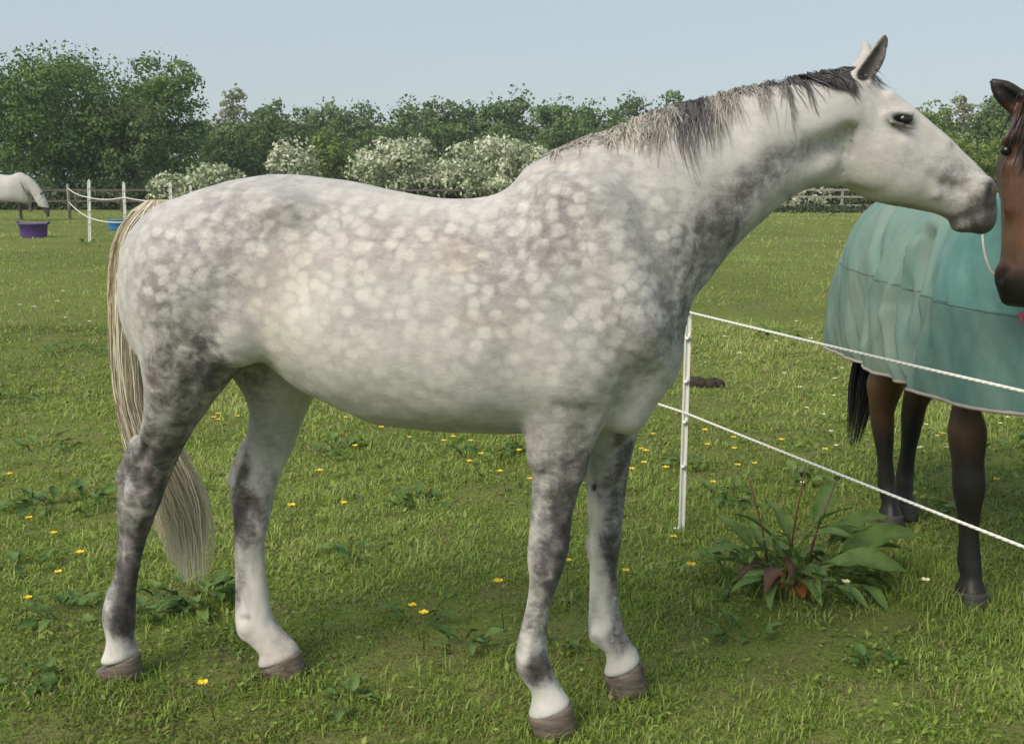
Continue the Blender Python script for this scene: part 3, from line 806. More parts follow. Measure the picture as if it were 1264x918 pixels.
EARCUP = []
def grey_body():
    fd = Field((-1.10, -0.48, 0.0), (1.80, 0.62, 2.04), 0.0068)
    # barrel, quarters and withers
    fd.loft(g_secs([
        (174, 312, 176, 395, 0, .10, 0, 2.0), (183, 275, 184, 432, 0, .165, 0.0, 2.1), (198, 256, 200, 450, 0, .205, 0, 2.2), (225, 242, 225, 462, 0, .245, -.02, 2.2),
        (268, 227, 262, 470, 0, .275, -.04, 2.2), (312, 217, 300, 455, 0, .285, -.02, 2.15), (350, 215, 338, 446, 0, .275, .02, 2.1), (402, 220, 388, 480, 0, .285, .08, 2.1),
        (446, 227, 441, 507, 0, .305, .10, 2.1), (500, 238, 500, 522, 0, .315, .12, 2.15), (557, 245, 562, 527.5, 0, .315, .13, 2.15), (605, 241, 622, 530, 0, .30, .15, 2.1),
        (652, 216, 682, 528, 0, .272, .22, 2.1), (694, 193, 735, 522, 0, .245, .26, 2.1), (730, 182, 775, 512, 0, .225, .20, 2.1), (748, 196, 800, 496, 0, .20, .1, 2.1)]), 0.03, 5)
    # neck, bending away from the camera
    NL = lambda t: 0.31 * t ** 1.35
    nk = [(655, 214, 832, 470, .10, .215), (700, 194, 842, 425, .12, .185), (745, 174, 852, 378, .1, .155), (790, 152, 872, 349, 0.03, .135), (832, 136, 898, 316, 0, .118),
          (876, 127, 926, 288, 0, .105), (922, 113, 953, 261, -.02, .097), (966, 104, 984, 240, -.05, .092), (1006, 98, 1014, 231, -.08, .088), (1042, 93, 1042, 227, -.08, .085), (1054, 93, 1052, 200, -.05, .085)]
    fd.loft(g_secs([(a, b, c, d, NL(i / 10), w, e, 2.05) for i, (a, b, c, d, e, w) in enumerate(nk)]), 0.09, 5)
    HL = NL(1.0)
    hd = [(1046, 93, 1036, 200, .080, 0), (1058, 93, 1047, 231, .088, -.0), (1073, 97, 1060, 240, .094, .02), (1090, 109, 1077, 247, .099, .08), (1110, 121, 1097, 252, .100, .16), (1132, 137, 1116, 255.5, .090, .22), (1150, 152.5, 1135, 258.5, .076, .20),
          (1168, 167, 1150, 262, .067, .15), (1188, 185.5, 1165, 268, .060, .08), (1205, 203, 1177, 276, .057, .02), (1217, 217, 1188, 281, .056, 0), (1225, 234, 1199, 285.5, .053, 0), (1227, 250, 1208, 285.5, .044, 0), (1224, 262, 1214, 279, .03, 0)]
    fd.loft(g_secs([(a, b, c, d, HL + 0.012 * i / 13, w, e, 2.1) for i, (a, b, c, d, w, e) in enumerate(hd)]), 0.03, 5, cap=0.02)
    # ---- near hind
    a = NH
    fd.loft(g_secs([
        (173, 330, 318, 310, -.13, .135, 0, 2.1), (173, 372, 322, 372, -.135, .145, 0, 2.1), (177, 412, 316, 418, -.14, .14, 0, 2.1), (182, 448, 300, 446, -.145, .13, 0, 2.1), (184, 476, 280, 472, -.145, .11, 0, 2.1),
        (183, 499, 258, 500, -.14, .088, 0, 2.1), (177, 522, 240, 527, -.13, .072, 0, 2.0), (168, 548, 226, 552, -.115, .058, 0, 2.0), (156, 574, 215, 577, -.10, .048, 0, 2.1), (148.5, 597, 204, 600, -.09, .046, 0, 2.2),
        (146, 620, 196, 625, -.085, .045, 0, 2.2), (148, 642, 188, 645, a, .040, 0, 2.1), (148, 664, 180, 665, a, .033, 0, 2.0), (145.5, 688, 174, 688, a, .031, 0, 2.0), (142, 710, 170, 710, a, .032, 0, 2.0), (133, 730, 167, 731, a, .036, 0, 2.0),
        (128, 752, 166, 752, a, .041, 0, 2.1), (129, 770, 165, 768, a, .040, 0, 2.1), (133, 786, 164, 783, a, .037, 0, 2.0), (132, 799, 166, 795, a, .042, 0, 2.0), (127, 812, 169, 805, a, .050, 0, 2.0)]), 0.034, 4)
    # ---- off hind
    a = OH
    fd.loft(g_secs([
        (265, 400, 420, 400, .13, .13, 0, 2.1), (285, 450, 404, 450, .14, .125, 0, 2.1), (302, 480, 391, 482, .145, .11, 0, 2.1), (310, 506, 379, 506, .145, .09, 0, 2.1), (307, 530, 369, 530, .14, .072, 0, 2.0), (301, 556, 360, 556, .13, .058, 0, 2.0),
        (291, 578, 350, 576, .12, .048, 0, 2.1), (285, 598, 342, 597, .11, .046, 0, 2.2), (287, 620, 336, 619, .11, .045, 0, 2.2), (289, 640, 332, 640, a + .02, .040, 0, 2.1), (290, 662, 327, 662, a, .033, 0, 2.0),
        (290, 690, 327, 690, a, .031, 0, 2.0), (290.5, 718, 329, 718, a, .032, 0, 2.0), (291, 745, 332, 743, a, .036, 0, 2.0), (291.5, 766, 337, 762, a, .041, 0, 2.1), (296, 783, 345, 775, a, .040, 0, 2.1), (309, 793, 353, 784, a, .037, 0, 2.0),
        (321, 805, 362, 794, a, .042, 0, 2.0), (320, 818, 368, 803, a, .050, 0, 2.0)]), 0.034, 4)
    # ---- near fore
    a = NF
    fd.loft(g_secs([
        (640, 420, 775, 400, -.125, .115, 0, 2.1), (640, 462, 770, 455, -.13, .11, 0, 2.1), (648, 494, 758, 498, -.135, .10, 0, 2.1), (653, 518, 744, 522, -.135, .088, 0, 2.1), (657, 548, 731, 548, -.135, .076, 0, 2.1), (657.5, 580, 722, 580, -.135, .066, 0, 2.0), (657, 612, 714, 609, -.135, .056, 0, 2.0),
        (655, 640, 706, 640, a, .050, 0, 2.1), (653, 664, 704, 664, a, .049, 0, 2.2), (652.5, 686, 701, 684, a, .048, 0, 2.3), (654, 706, 696, 702, a, .045, 0, 2.2), (653, 724, 689, 720, a, .037, 0, 2.0), (650, 745, 681, 742, a, .032, 0, 2.0),
        (645, 768, 677, 764, a, .031, 0, 2.0), (640, 788, 674.5, 785, a, .034, 0, 2.0), (637, 806, 675, 800, a, .040, 0, 2.1), (638.5, 823, 678, 816, a, .041, 0, 2.1), (646, 837, 683, 830, a, .037, 0, 2.0), (656, 852, 691, 846, a, .038, 0, 2.0), (656, 866, 698, 857, a, .044, 0, 2.0), (653, 879, 704, 866, a, .052, 0, 2.0)]), 0.036, 4)
    # ---- off fore
    a = OF
    fd.loft(g_secs([
        (700, 440, 815, 430, .115, .11, 0, 2.1), (706, 480, 805, 480, .125, .10, 0, 2.1), (712, 512, 793, 512, .13, .088, 0, 2.1), (717, 540, 785, 540, .135, .076, 0, 2.1), (721, 565, 779, 565, .135, .066, 0, 2.0), (723, 595, 774, 595, .14, .056, 0, 2.0),
        (725, 622, 771, 622, a, .050, 0, 2.1), (726, 645, 769, 645, a, .049, 0, 2.2), (727, 666, 766, 666, a, .048, 0, 2.3), (728, 686, 763, 686, a, .044, 0, 2.2), (728, 704, 761, 704, a, .036, 0, 2.0), (727.5, 726, 762, 724, a, .032, 0, 2.0),
        (727, 746, 764, 744, a, .031, 0, 2.0), (726, 766, 767, 762, a, .034, 0, 2.0), (727, 784, 771, 778, a, .040, 0, 2.1), (735, 794, 776, 788, a, .039, 0, 2.1), (746, 803, 782, 797, a, .037, 0, 2.0), (749, 815, 787, 804, a, .042, 0, 2.0), (746, 828, 790, 814, a, .050, 0, 2.0)]), 0.036, 4)
    G = g_at
    # ---- muscles, joints and hollows on both sides
    for sd in (-1, 1):
        def P(px, py, l): q = G(px, py, -abs(l)); q[1] *= sd; return q
        fd.blob(P(702, 448, .185), (.125, .080, .135), .04)             # triceps
        fd.capsule(P(735, 250, .135), P(790, 405, .165), .05, .060, .07)  # shoulder blade to point of shoulder
        fd.capsule(P(688, 240, .15), P(680, 400, .195), .045, .06, .05)
        fd.capsule(P(806, 440, .05), P(774, 512, .08), .052, .050, .07)      # breast between the forelegs
        fd.blob(P(655, 492, .165), (.035, .03, .035), .05)             # elbow
        fd.blob(P(346, 258, .190), (.06, .05, .04), .07)              # point of hip
        fd.blob(P(295, 405, .215), (.085, .07, .11), .05)                # stifle
        fd.blob(P(222, 355, .20), (.11, .085, .17), .06)                # quarters
        fd.blob(P(352, 335, .355), (.065, .07, .13), .07, sub=True)      # flank hollow
        fd.capsule(P(640, 345, .375), P(634, 500, .345), .045, .05, .07, sub=True)   # girth groove behind the elbow
        fd.capsule(P(748, 455, .300), P(762, 340, .290), .020, .016, .04, sub=True)
        fd.capsule(P(715, 350, .312), P(700, 250, .270), .016, .014, .04, sub=True)
    # tendons, hock and knee bones, fetlocks
    for side, HL_, fx, k0 in ((-1, NH, 0, 'n'), (1, OH, 0, 'o')):
        if k0 == 'n': ach, grv, hk = [(170, 545), (151, 590)], [(182, 552), (163, 590)], [(161, 612), (181, 618)]
        else: ach, grv, hk = [(304, 552), (288, 592)], [(316, 556), (300, 590)], [(300, 612), (321, 614)]
        lc = (-.105 if k0 == 'n' else .115)
        fd.capsule(G(*ach[0], lc), G(*ach[1], lc), .020, .021, .02)
        for s2 in (-1, 1):
            fd.capsule(G(*grv[0], lc + s2 * .060), G(*grv[1], lc + s2 * .050), .014, .013, .022, sub=True)
            fd.blob(G(*hk[0], lc + s2 * .032), (.022, .016, .024), .025); fd.blob(G(*hk[1], lc + s2 * .030), (.020, .016, .026), .025)
    for path, l in (([(151, 660), (144, 705)], NH), ([(301, 660), (302, 725)], OH), ([(663, 735), (650, 785)], NF), ([(740, 712), (738, 765)], OF)):
        for s2 in (-1, 1): fd.capsule(G(*path[0], l + s2 * .037), G(*path[1], l + s2 * .037), .008, .008, .014, sub=True)   # groove between bone and tendon
    for c, l in (((139, 757), NH), ((304, 774), OH), ((650, 813), NF), ((737, 785), OF)):
        for s2 in (-1, 1): fd.blob(G(*c, l + s2 * .030), (.021, .014, .021), .018)
    for c, l in (((682, 686), NF), ((748, 668), OF)):
        for s2 in (-1, 1):
            fd.blob(G(c[0] + 4, c[1] - 8, l + s2 * .040), (.024, .014, .018), .014); fd.blob(G(c[0] + 2, c[1] + 10, l + s2 * .038), (.024, .013, .018), .014)
            fd.capsule(G(c[0] - 8, c[1] + 24, l + s2 * .050), G(c[0] - 12, c[1] - 34, l + s2 * .064), .010, .010, .016, sub=True)
        fd.blob(G(c[0] - 17, c[1] + 6, l), (.016, .024, .030), .03)                # bone at the back of the knee
    fd.capsule(G(664, 512, -.185), G(666, 565, -.18), .024, .03, .04)        # back of the forearm
    fd.capsule(G(735, 505, -.17), G(712, 585, -.16), .028, .022, .03)
    fd.capsule(G(740, 520, -.235), G(690, 505, -.262), .012, .012, .03, sub=True)
    fd.capsule(G(262, 425, -.315), G(228, 495, -.25), .020, .014, .04, sub=True)
    fd.capsule(G(300, 330, -.315), G(322, 425, -.295), .016, .018, .04, sub=True)
    # head relief
    Lh = NL(1.0)
    for sd in (-1, 1):
        def Q(px, py, off): return G(px, py, Lh + .005 + sd * off)
        fd.blob(Q(1078, 188, .062), (.088, .042, .098), .022)             # jowl
        fd.capsule(Q(1116, 176, .086), Q(1160, 212, .060), .013, .008, .022)   # facial crest
        fd.capsule(Q(1098, 141, .092), Q(1124, 142, .086), .013, .011, .022)    # brow
        fd.capsule(Q(1048, 165, .118), Q(1044, 218, .110), .013, .012, .05, sub=True)   # groove behind the jaw
        fd.capsule(Q(1100, 116, .055), Q(1168, 176, .040), .010, .008, .03)       # edge of the nasal bone
        fd.capsule(Q(1160, 222, .080), Q(1190, 236, .072), .016, .012, .03, sub=True)
        fd.capsule(Q(1128, 160, .098), Q(1166, 196, .078), .014, .010, .03, sub=True)
        fd.blob(Q(1215, 234, .046), (.034, .018, .036), .03)             # nostril wing
        fd.capsule(Q(1223, 230, .056), Q(1224, 244, .058), .007, .011, .008, sub=True)    # nostril opening
        fd.blob(Q(1116, 148, .102), (.021, .017, .013), .012, sub=True)     # eye socket
        fd.capsule(Q(1211, 282, .044), Q(1186, 269, .058), .005, .0035, .008, sub=True)
        fd.blob(Q(1187, 278, .0), (.022, .042, .014), .02)   # mouth line
    for sd in (-1, 1):
        for pts in ([(1128, 196), (1142, 206), (1152, 222), (1156, 240)], [(1142, 206), (1160, 214), (1176, 222)]):
            for (x0, y0), (x1, y1) in zip(pts[:-1], pts[1:]):
                f = lambda x: np.interp(x, [1115, 1140, 1180], [.088, .070, .051])
                fd.capsule(G(x0, y0, Lh + .005 + sd * f(x0)), G(x1, y1, Lh + .005 + sd * f(x1)), .0065, .0055, .022)
        fd.capsule(G(1100, 150, Lh + sd * .105), G(1128, 158, Lh + sd * .092), .006, .005, .012)        # lower lid
    fd.capsule(G(1030, 176, Lh - .125), G(945, 238, .02 - .09), .012, .024, .07, sub=True)
    fd.capsule(G(945, 238, .02 - .09), G(868, 318, -.05 - .10), .028, .03, .07, sub=True)   # jugular groove
    # ears: slender leaf-shaped cups
    def ear(base, tip, lb, lt, w, side):
        b = G(*base, lb); t = G(*tip, lt); d = t - b; L = np.linalg.norm(d)
        up = d / L; lat = np.array([0, 1.0, 0]); lat -= up * (lat @ up); lat /= np.linalg.norm(lat); fw = np.cross(lat, up); 
        if fw[0] < 0: fw = -fw
        rows = []
        for f, ww, dd in ((-.12, .60, .8), (.0, .72, .85), (.15, .88, .9), (.35, 1.0, .85), (.55, .90, .75), (.75, .62, .6), (.9, .34, .45), (1.0, .10, .2)):
            c = b + d * f + fw * (0.010 * math.sin(f * 3.1)); h = w * dd
            rows.append([*(c + fw * h), *(c - fw * h), w * ww * 0.95, 0, 2.0])
        fd.loft(rows, .02, 4, cap=.004)
        o = np.array([0, side * 0.9, 0]) + fw * 0.75; o /= np.linalg.norm(o)
        e0, e1, r0, r1 = b + d * .16 + o * w * .66, b + d * .90 + o * w * .42, w * .70, w * .24
        fd.capsule(e0, e1, r0, r1, .005, sub=True); EARCUP.append((e0, e1, r0, r1))
    ear((1058, 100), (1093, 42), Lh - .062, Lh - .072, .031, -1)
    ear((1058, 92), (1069, 50), Lh + .075, Lh + .085, .030, 1)
    return fd.surface(2)

gV, gQ = grey_body()
def vnormals(V, Q):
    N = np.zeros_like(V); fn = np.cross(V[Q[:, 1]] - V[Q[:, 0]], V[Q[:, 2]] - V[Q[:, 0]])
    for k in range(4):
        for c in range(3): N[:, c] += np.bincount(Q[:, k], fn[:, c], len(V))
    return N / (np.linalg.norm(N, axis=1)[:, None] + 1e-9)
def sstep(x, a, b): t = np.clip((x - a) / (b - a), 0, 1); return t * t * (3 - 2 * t)
def flesh(V, Q):
    """faint ribs, slack skin and muscle fibre under the coat"""
    N = vnormals(V, Q); x, y, z = V.T
    barrel = sstep(x, -.42, -.25) * (1 - sstep(x, .12, .28)) * sstep(z, .90, 1.0) * (1 - sstep(z, 1.30, 1.42))
    d = .0004 * barrel * np.sin((x + .28 * z) * 2 * np.pi / .062) * np.clip(.6 + .4 * vnoise(V * 4, 61, 2), 0, 1)
    trunk = sstep(z, .70, .85)
    d += trunk * (.0030 * vnoise(V * np.array([13, 13, 8]), 62, 3) + .0016 * vnoise(V * 34, 63, 2))
    d += (1 - trunk) * .0012 * vnoise(V * np.array([40, 40, 22]), 64, 2)
    el = np.exp(-(((x - .17) / .10) ** 2 + ((z - .98) / .10) ** 2)); d += el * .0006 * np.sin((x * .5 + z) * 130)          # folds behind the elbow
    fl = np.exp(-(((x + .52) / .08) ** 2 + ((z - 1.06) / .09) ** 2)); d += fl * .0012 * np.sin((x - z * .4) * 110)           # flank folds
    head = sstep(x, 1.15, 1.22); d *= 1 - .55 * head; d += head * .0010 * vnoise(V * 55, 65, 2)
    return V + N * d[:, None]
gV = flesh(gV, gQ)
print('grey body', len(gV), gV.min(0), gV.max(0))

# coat markings in horse coordinates: (photo px, py, across, rx px, ry px, tilt deg, amount)
def coat_attr(V):
    MP = 3.0 / F
    n = len(V); dark = np.full(n, 0.20); dap = np.zeros(n); warm = np.zeros(n); skin = np.zeros(n)
    wob = np.stack([vnoise(V * 14, 31, 3), vnoise(V * 14, 32, 3), vnoise(V * 14, 33, 3)], 1) * 0.012
    W = V + wob
    def mask(px, py, l, rx, ry, tilt=0, lw=0.16, soft=0.45, both=True):
        c = g_at(px, py, l); rx *= MP; ry *= MP; a = R(-tilt)
        ds = W[:, 0] - c[0]; dz = W[:, 2] - c[2]
        u = (ds * math.cos(a) + dz * math.sin(a)) / rx; v = (-ds * math.sin(a) + dz * math.cos(a)) / ry
        dl = np.abs(W[:, 1]) - abs(l) if both else W[:, 1] - l
        q = np.sqrt(u * u + v * v + (dl / lw) ** 2)
        return 1 / (1 + np.exp((q - 1) / (soft * 0.3)))
    def add(arr, m, amt): arr += m * amt
    T = -.25
    dap += 1.0 * mask(470, 345, T, 350, 150, 0, .3, 1.0) + 0.75 * mask(780, 300, T, 120, 130, 0, .3, 1.0) + .5 * mask(235, 350, T, 80, 90, 0, .3, 1.0)
    dap = np.clip(dap, 0, 1)
    for a in [(350, 250, T, 80, 40, 0, .12), (250, 320, T, 80, 70, -20, .13), (230, 420, T, 56, 56, 0, .16), (255, 440, -.27, 34, 26, 0, .22), (205, 470, -.25, 30, 34, 0, .30), (262, 480, -.25, 30, 30, 40, .35),
              (500, 300, T, 120, 46, 0, .06), (640, 300, T, 60, 60, 0, .10), (770, 330, -.2, 74, 95, 15, .06), (700, 250, -.2, 50, 60, 0, .08), (800, 430, -.18, 44, 55, 0, .10), (720, 500, -.2, 60, 26, -20, .08), (560, 470, T, 150, 40, 0, -.02),
              (350, 395, T, 50, 80, 20, -.12), (430, 450, T, 140, 44, 0, -.07), (450, 236, -.12, 130, 22, 4, -.10), (560, 520, -.12, 110, 12, 0, .12)]:
        add(dark, mask(*a[:6], lw=.3, soft=.9), a[6])
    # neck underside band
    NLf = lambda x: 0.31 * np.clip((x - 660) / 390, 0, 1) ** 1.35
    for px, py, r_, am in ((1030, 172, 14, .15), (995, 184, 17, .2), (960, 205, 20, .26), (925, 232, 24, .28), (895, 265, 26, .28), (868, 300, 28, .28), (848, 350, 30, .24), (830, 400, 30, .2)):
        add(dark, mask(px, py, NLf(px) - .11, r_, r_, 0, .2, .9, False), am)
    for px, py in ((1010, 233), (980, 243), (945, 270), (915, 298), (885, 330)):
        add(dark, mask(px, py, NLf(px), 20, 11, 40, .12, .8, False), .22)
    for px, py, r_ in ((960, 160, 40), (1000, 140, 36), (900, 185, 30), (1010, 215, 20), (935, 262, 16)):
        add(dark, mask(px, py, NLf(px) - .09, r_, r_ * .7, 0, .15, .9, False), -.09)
    # head: nearly white, dusky muzzle
    Lh = .31
    hm = mask(1120, 180, Lh, 105, 90, 35, .3, .5, False); dark = dark * (1 - hm) + 0.13 * hm; dap *= 1 - hm
    for px, py, rx, ry, t, am in ((1160, 212, 30, 18, 35, .10), (1195, 235, 34, 28, 35, .16), (1216, 262, 19, 26, 0, .62), (1194, 264, 14, 12, 20, .62), (1203, 280, 24, 10, 20, .55), (1180, 268, 14, 8, 20, .22), (1224, 244, 8, 18, 0, .6), (1170, 215, 20, 14, 30, .10), (1078, 246, 40, 6, 8, .22), (1140, 256, 40, 5, 12, .16), (1090, 180, 40, 40, 0, .03), (1120, 200, 22, 18, 0, .06)):
        add(dark, mask(px, py, Lh, rx, ry, t, .3, .7, False), am)
    for sd in (-1, 1):
        m = mask(1116, 148, Lh + sd * .085, 15, 9.5, 10, .035, .4, False); skin += m; dark += .22 * mask(1115, 147, Lh + sd * .085, 20, 15, 0, .05, .7, False)
        m = mask(1223, 240, Lh + sd * .06, 8, 16, 0, .05, .5, False); skin += .8 * m
    skin += .55 * mask(1214, 274, Lh, 13, 12, 0, .2, .5, False)
    # ear linings
    for e0, e1, r0, r1 in EARCUP:
        ab = e1 - e0; t = np.clip((V - e0) @ ab / (ab @ ab), 0, 1); dd = np.linalg.norm(V - e0 - t[:, None] * ab, axis=1) - (r0 + (r1 - r0) * t)
        skin += .80 * np.clip(1 - (dd - .005) / .004, 0, 1) * (V[:, 2] > e0[2] - .01)
    # legs
    near = W[:, 1] < 0
    lz = sstep(W[:, 2], .14, .20) * (1 - sstep(W[:, 2], .72, .88)); dark = dark * (1 - lz) + lz * np.where(near, np.where(W[:, 0] < 0, .42, .36), .27); dap = np.clip(dap, 0, 1) * (1 - lz)
    low_ = 1 - sstep(W[:, 2], .12, .17); dark = dark * (1 - low_) + .17 * low_
    L_ = -.13
    for px, py, rx, ry, t, am, l in ((228, 505, 34, 42, -35, .40, L_), (205, 545, 26, 40, -25, .46, L_), (178, 590, 30, 46, -20, .62, -.1), (172, 622, 27, 30, -10, .70, NH), (163, 665, 20, 38, 6, .70, NH), (156, 715, 20, 30, 8, .62, NH), (147, 750, 26, 24, 0, .78, NH),
                                     (147, 795, 28, 16, 0, -.1, NH), (148, 810, 28, 13, 0, -.35, NH), (222, 508, 20, 8, -48, -.42, L_), (183, 568, 5, 16, 0, -.35, -.1), (189, 606, 6, 9, 0, -.3, -.1), (150, 690, 4, 26, 10, -.6, NH - .02), (142, 730, 5, 14, 10, -.4, NH - .02),
                                     (695, 560, 44, 66, 0, .22, L_), (712, 580, 16, 60, 8, .26, L_), (672, 620, 22, 30, 0, .16, L_), (690, 650, 18, 40, 0, .24, NF), (680, 690, 24, 30, 20, .62, NF), (662, 665, 10, 26, 0, .24, NF), (675, 635, 12, 26, 0, -.2, NF), (668, 750, 16, 34, 8, .22, NF), (660, 822, 18, 14, 0, .44, NF), (645, 795, 10, 24, 0, -.12, NF), (680, 852, 30, 18, 0, -.25, NF),
                                     (690, 520, 26, 14, -20, -.14, L_)):
        add(dark, mask(px, py, l, rx, ry, t, .12, .8, False) * near, am)
    for px, py, rx, ry, t, am, l in ((305, 628, 22, 26, 0, .72, OH), (297, 585, 8, 30, 20, .45, OH), (330, 500, 30, 60, -10, .10, .14), (303, 720, 16, 26, 0, .14, OH), (310, 755, 7, 5, 0, .45, OH), (296, 780, 6, 16, 0, .2, OH), (340, 785, 26, 22, 0, -.12, OH), (320, 560, 14, 50, -6, -.08, OH),  # inner thigh entry puts shade from near leg and belly into the coat
                                     (775, 555, 15, 60, -10, .50, .13), (764, 620, 16, 44, -6, .52, OF), (756, 668, 17, 30, 0, .66, OF), (735, 645, 9, 40, 0, -.1, OF), (757, 730, 9, 40, 0, .30, OF), (740, 780, 16, 6, 10, .3, OF), (765, 815, 28, 18, 0, -.2, OF)):
        add(dark, mask(px, py, l, rx, ry, t, .12, .8, False) * ~near, am)
    skin += mask(733, 605, OF - .045, 4.5, 7, 15, .05, .3, False)
    warm += .8 * mask(566, 322, T, 26, 22, 0, .3, .9) + .5 * mask(600, 395, T, 40, 16, 0, .3, 1) + .35 * mask(700, 195, -.05, 70, 26, -20, .2, 1) + .45 * mask(480, 300, T, 60, 50, 0, .3, 1) + .4 * mask(350, 340, T, 40, 70, 20, .3, 1) + .5 * mask(345, 800, OH, 36, 24, 0, .2, .8, False)
    dark = np.minimum(dark, .76 + .12 * vnoise(V * 30, 71, 2))
    lgz = sstep(V[:, 2], .05, .14) * (1 - sstep(V[:, 2], .62, .80))
    bl = vnoise(V * np.array([38, 38, 20]), 72, 3); dark = dark + lgz * (.26 * np.clip(bl, -1, 1) - .16 * sstep(vnoise(V * np.array([60, 60, 18]), 73, 2), .45, .8))
    dark = np.maximum(dark, 0)
    return np.stack([np.clip(dark, .0, 1), dap, np.clip(warm, 0, 1), np.clip(skin, 0, 1)], 1)

def coat_mat():
    m = NT('dapple_grey_coat')
    a = m.attr('coat'); sep = m.n('SeparateColor'); m.l(a.outputs['Color'], sep.inputs[0])
    dark, dap, warm, skin = sep.outputs[0], sep.outputs[1], sep.outputs[2], a.outputs['Alpha']
    # warped coordinates -> irregular dapples
    nz = m.n('TexNoise'); nz.inputs['Scale'].default_value = 9; nz.inputs['Detail'].default_value = 4; nz.inputs['Roughness'].default_value = .6; m.l(m.obj(), nz.inputs['Vector'])
    wv = m.n('VectorMath', operation='MULTIPLY_ADD'); m.l(nz.outputs['Color'], wv.inputs[0]); wv.inputs[1].default_value = (.035, .035, .035); m.l(m.obj(), wv.inputs[2])
    mp = m.n('Mapping'); mp.inputs['Scale'].default_value = (1.0, .30, 1.15); m.l(wv.outputs[0], mp.inputs['Vector'])
    vo = m.n('TexVoronoi'); vo.feature = 'SMOOTH_F1'; vo.inputs['Scale'].default_value = 25.5; vo.inputs['Smoothness'].default_value = .12; vo.inputs['Randomness'].default_value = .9
    m.l(mp.outputs[0], vo.inputs['Vector'])
    mot = m.noise(26, 6, .68, wv.outputs[0], .4)
    net = m.ramp(m.math('ADD', vo.outputs['Distance'], m.math('MULTIPLY', m.math('SUBTRACT', mot, .5), .26)), [(0.24, (0, 0, 0)), (0.64, (1, 1, 1))], 'EASE')
    blot = m.noise(5.0, 4, .6); hair = m.noise(60, 4, .72, m.mapv((.45, 1, 1.0))); fine = m.noise(330, 2, .7)
    amp = m.math('MULTIPLY', dap, m.math('MULTIPLY_ADD', m.noise(7.0, 3, .6), 1.7, -.30, clamp=True), clamp=True)
    edge = m.math('MULTIPLY', dark, m.math('SUBTRACT', 1.15, dark))
    edge2 = m.math('MULTIPLY', edge, m.ramp(dark, [(0.24, (0, 0, 0)), (0.46, (1, 1, 1))]))
    d = m.math('ADD', dark, m.math('MULTIPLY', m.math('SUBTRACT', net, .66), m.math('MULTIPLY', amp, .31)))
    d = m.math('ADD', d, m.math('MULTIPLY', m.math('SUBTRACT', mot, .5), m.math('MULTIPLY_ADD', edge2, 3.6, .24)))
    d = m.math('ADD', d, m.math('MULTIPLY', m.math('SUBTRACT', blot, .5), m.math('MULTIPLY_ADD', edge, .6, .12)))
    d = m.math('ADD', d, m.math('MULTIPLY', m.math('SUBTRACT', hair, .5), m.math('MULTIPLY_ADD', edge, 1.2, .12)))
    d = m.math('ADD', d, m.math('MULTIPLY', m.math('SUBTRACT', fine, .5), .20), clamp=True)
    c = m.ramp(d, [(0.0, (.640, .610, .565)), (0.20, (.480, .458, .432)), (0.42, (.285, .268, .260)), (0.68, (.125, .112, .110)), (1.0, (.040, .036, .035))])
    c = m.mix(m.math('MULTIPLY', warm, .5), c, m.mix(1.0, c, (1.0, .80, .62), 'MULTIPLY'))
    c = m.mix(skin, c, (.030, .026, .027))
    m.color(c); m.rough(.58); m.spec(.28)
    m.b.inputs['Sheen Weight'].default_value = .12; m.b.inputs['Sheen Roughness'].default_value = .5
    m.bump(m.math('ADD', m.math('MULTIPLY', hair, .6), m.math('MULTIPLY', fine, .6)), .34, .004)
    return m.m
COAT = coat_mat()
grey = empty('grey_horse', tuple(GO), GA, 'dapple grey horse standing side-on in the foreground with its neck stretched to the bay horse', 'horse')
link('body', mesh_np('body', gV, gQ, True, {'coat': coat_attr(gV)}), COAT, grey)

def hoof_mat(name, c0, c1):
    m = NT(name)
    wv = m.noise(24, 4, .6, m.mapv((.35, .35, 4))); md = m.noise(22, 5, .7)
    c = m.ramp(wv, [(.3, c0), (.7, c1)])
    m.color(m.mix(m.ramp(md, [(.52, (0, 0, 0)), (.66, (.8, .8, .8))]), c, (.075, .060, .040))); m.rough(.6); m.spec(.3); m.bump(wv, .3, .004)
    return m.m
HOOF = hoof_mat('hoof_horn', (.085, .068, .058), (.21, .165, .135))
DHOOF = hoof_mat('dark_hoof_horn', (.03, .028, .028), (.08, .072, .068))
EYE_M = NT('horse_eye'); EYE_M.color((.012, .009, .008)); EYE_M.rough(.06); EYE_M.spec(.6); EYE_M = EYE_M.m
def hoof(heel_t, toe_t, heel_b, toe_b, l, wt, wb, mat, parent):
    """hoof wall between the coronet (heel_t..toe_t) and the ground (s,z pairs)"""
    mb = MB(); n = 20; rings = []
    for f in (0, .08, .35, .7, 1.0):
        h = np.array(heel_t) * (1 - f) + np.array(heel_b) * f; t = np.array(toe_t) * (1 - f) + np.array(toe_b) * f
        w = wt + (wb - wt) * f + (.004 if f == .08 else 0)
        c = (h + t) / 2; hl = (t - h) / 2 * (1.05 if f == .08 else 1)
        rg = []
        for k in range(n):
            a = 2 * math.pi * k / n; ca, sa = math.cos(a), math.sin(a)
            if ca < 0: ca = -abs(ca) ** .75
            rg.append((c[0] + hl[0] * ca, l + w * sa, c[1] + hl[1] * ca))
        rings.append(rg)
    mb.ring_loft(rings)
    return mb.build('hoof', mat, parent)
def gh(ht, tt, hb, tb, l):
    a, b, c, d = [g_at(*p, l) for p in (ht, tt, hb, tb)]
    hoof((a[0], a[2]), (b[0], b[2]), (c[0], -.006), (d[0], -.006), l, .049, .060, HOOF, grey)
gh((122, 824), (171, 806), (124, 839), (176, 838), NH)
gh((321, 825), (369, 803), (325, 832), (382, 831), OH)
gh((653, 882), (705, 868), (659, 903), (714, 903), NF)
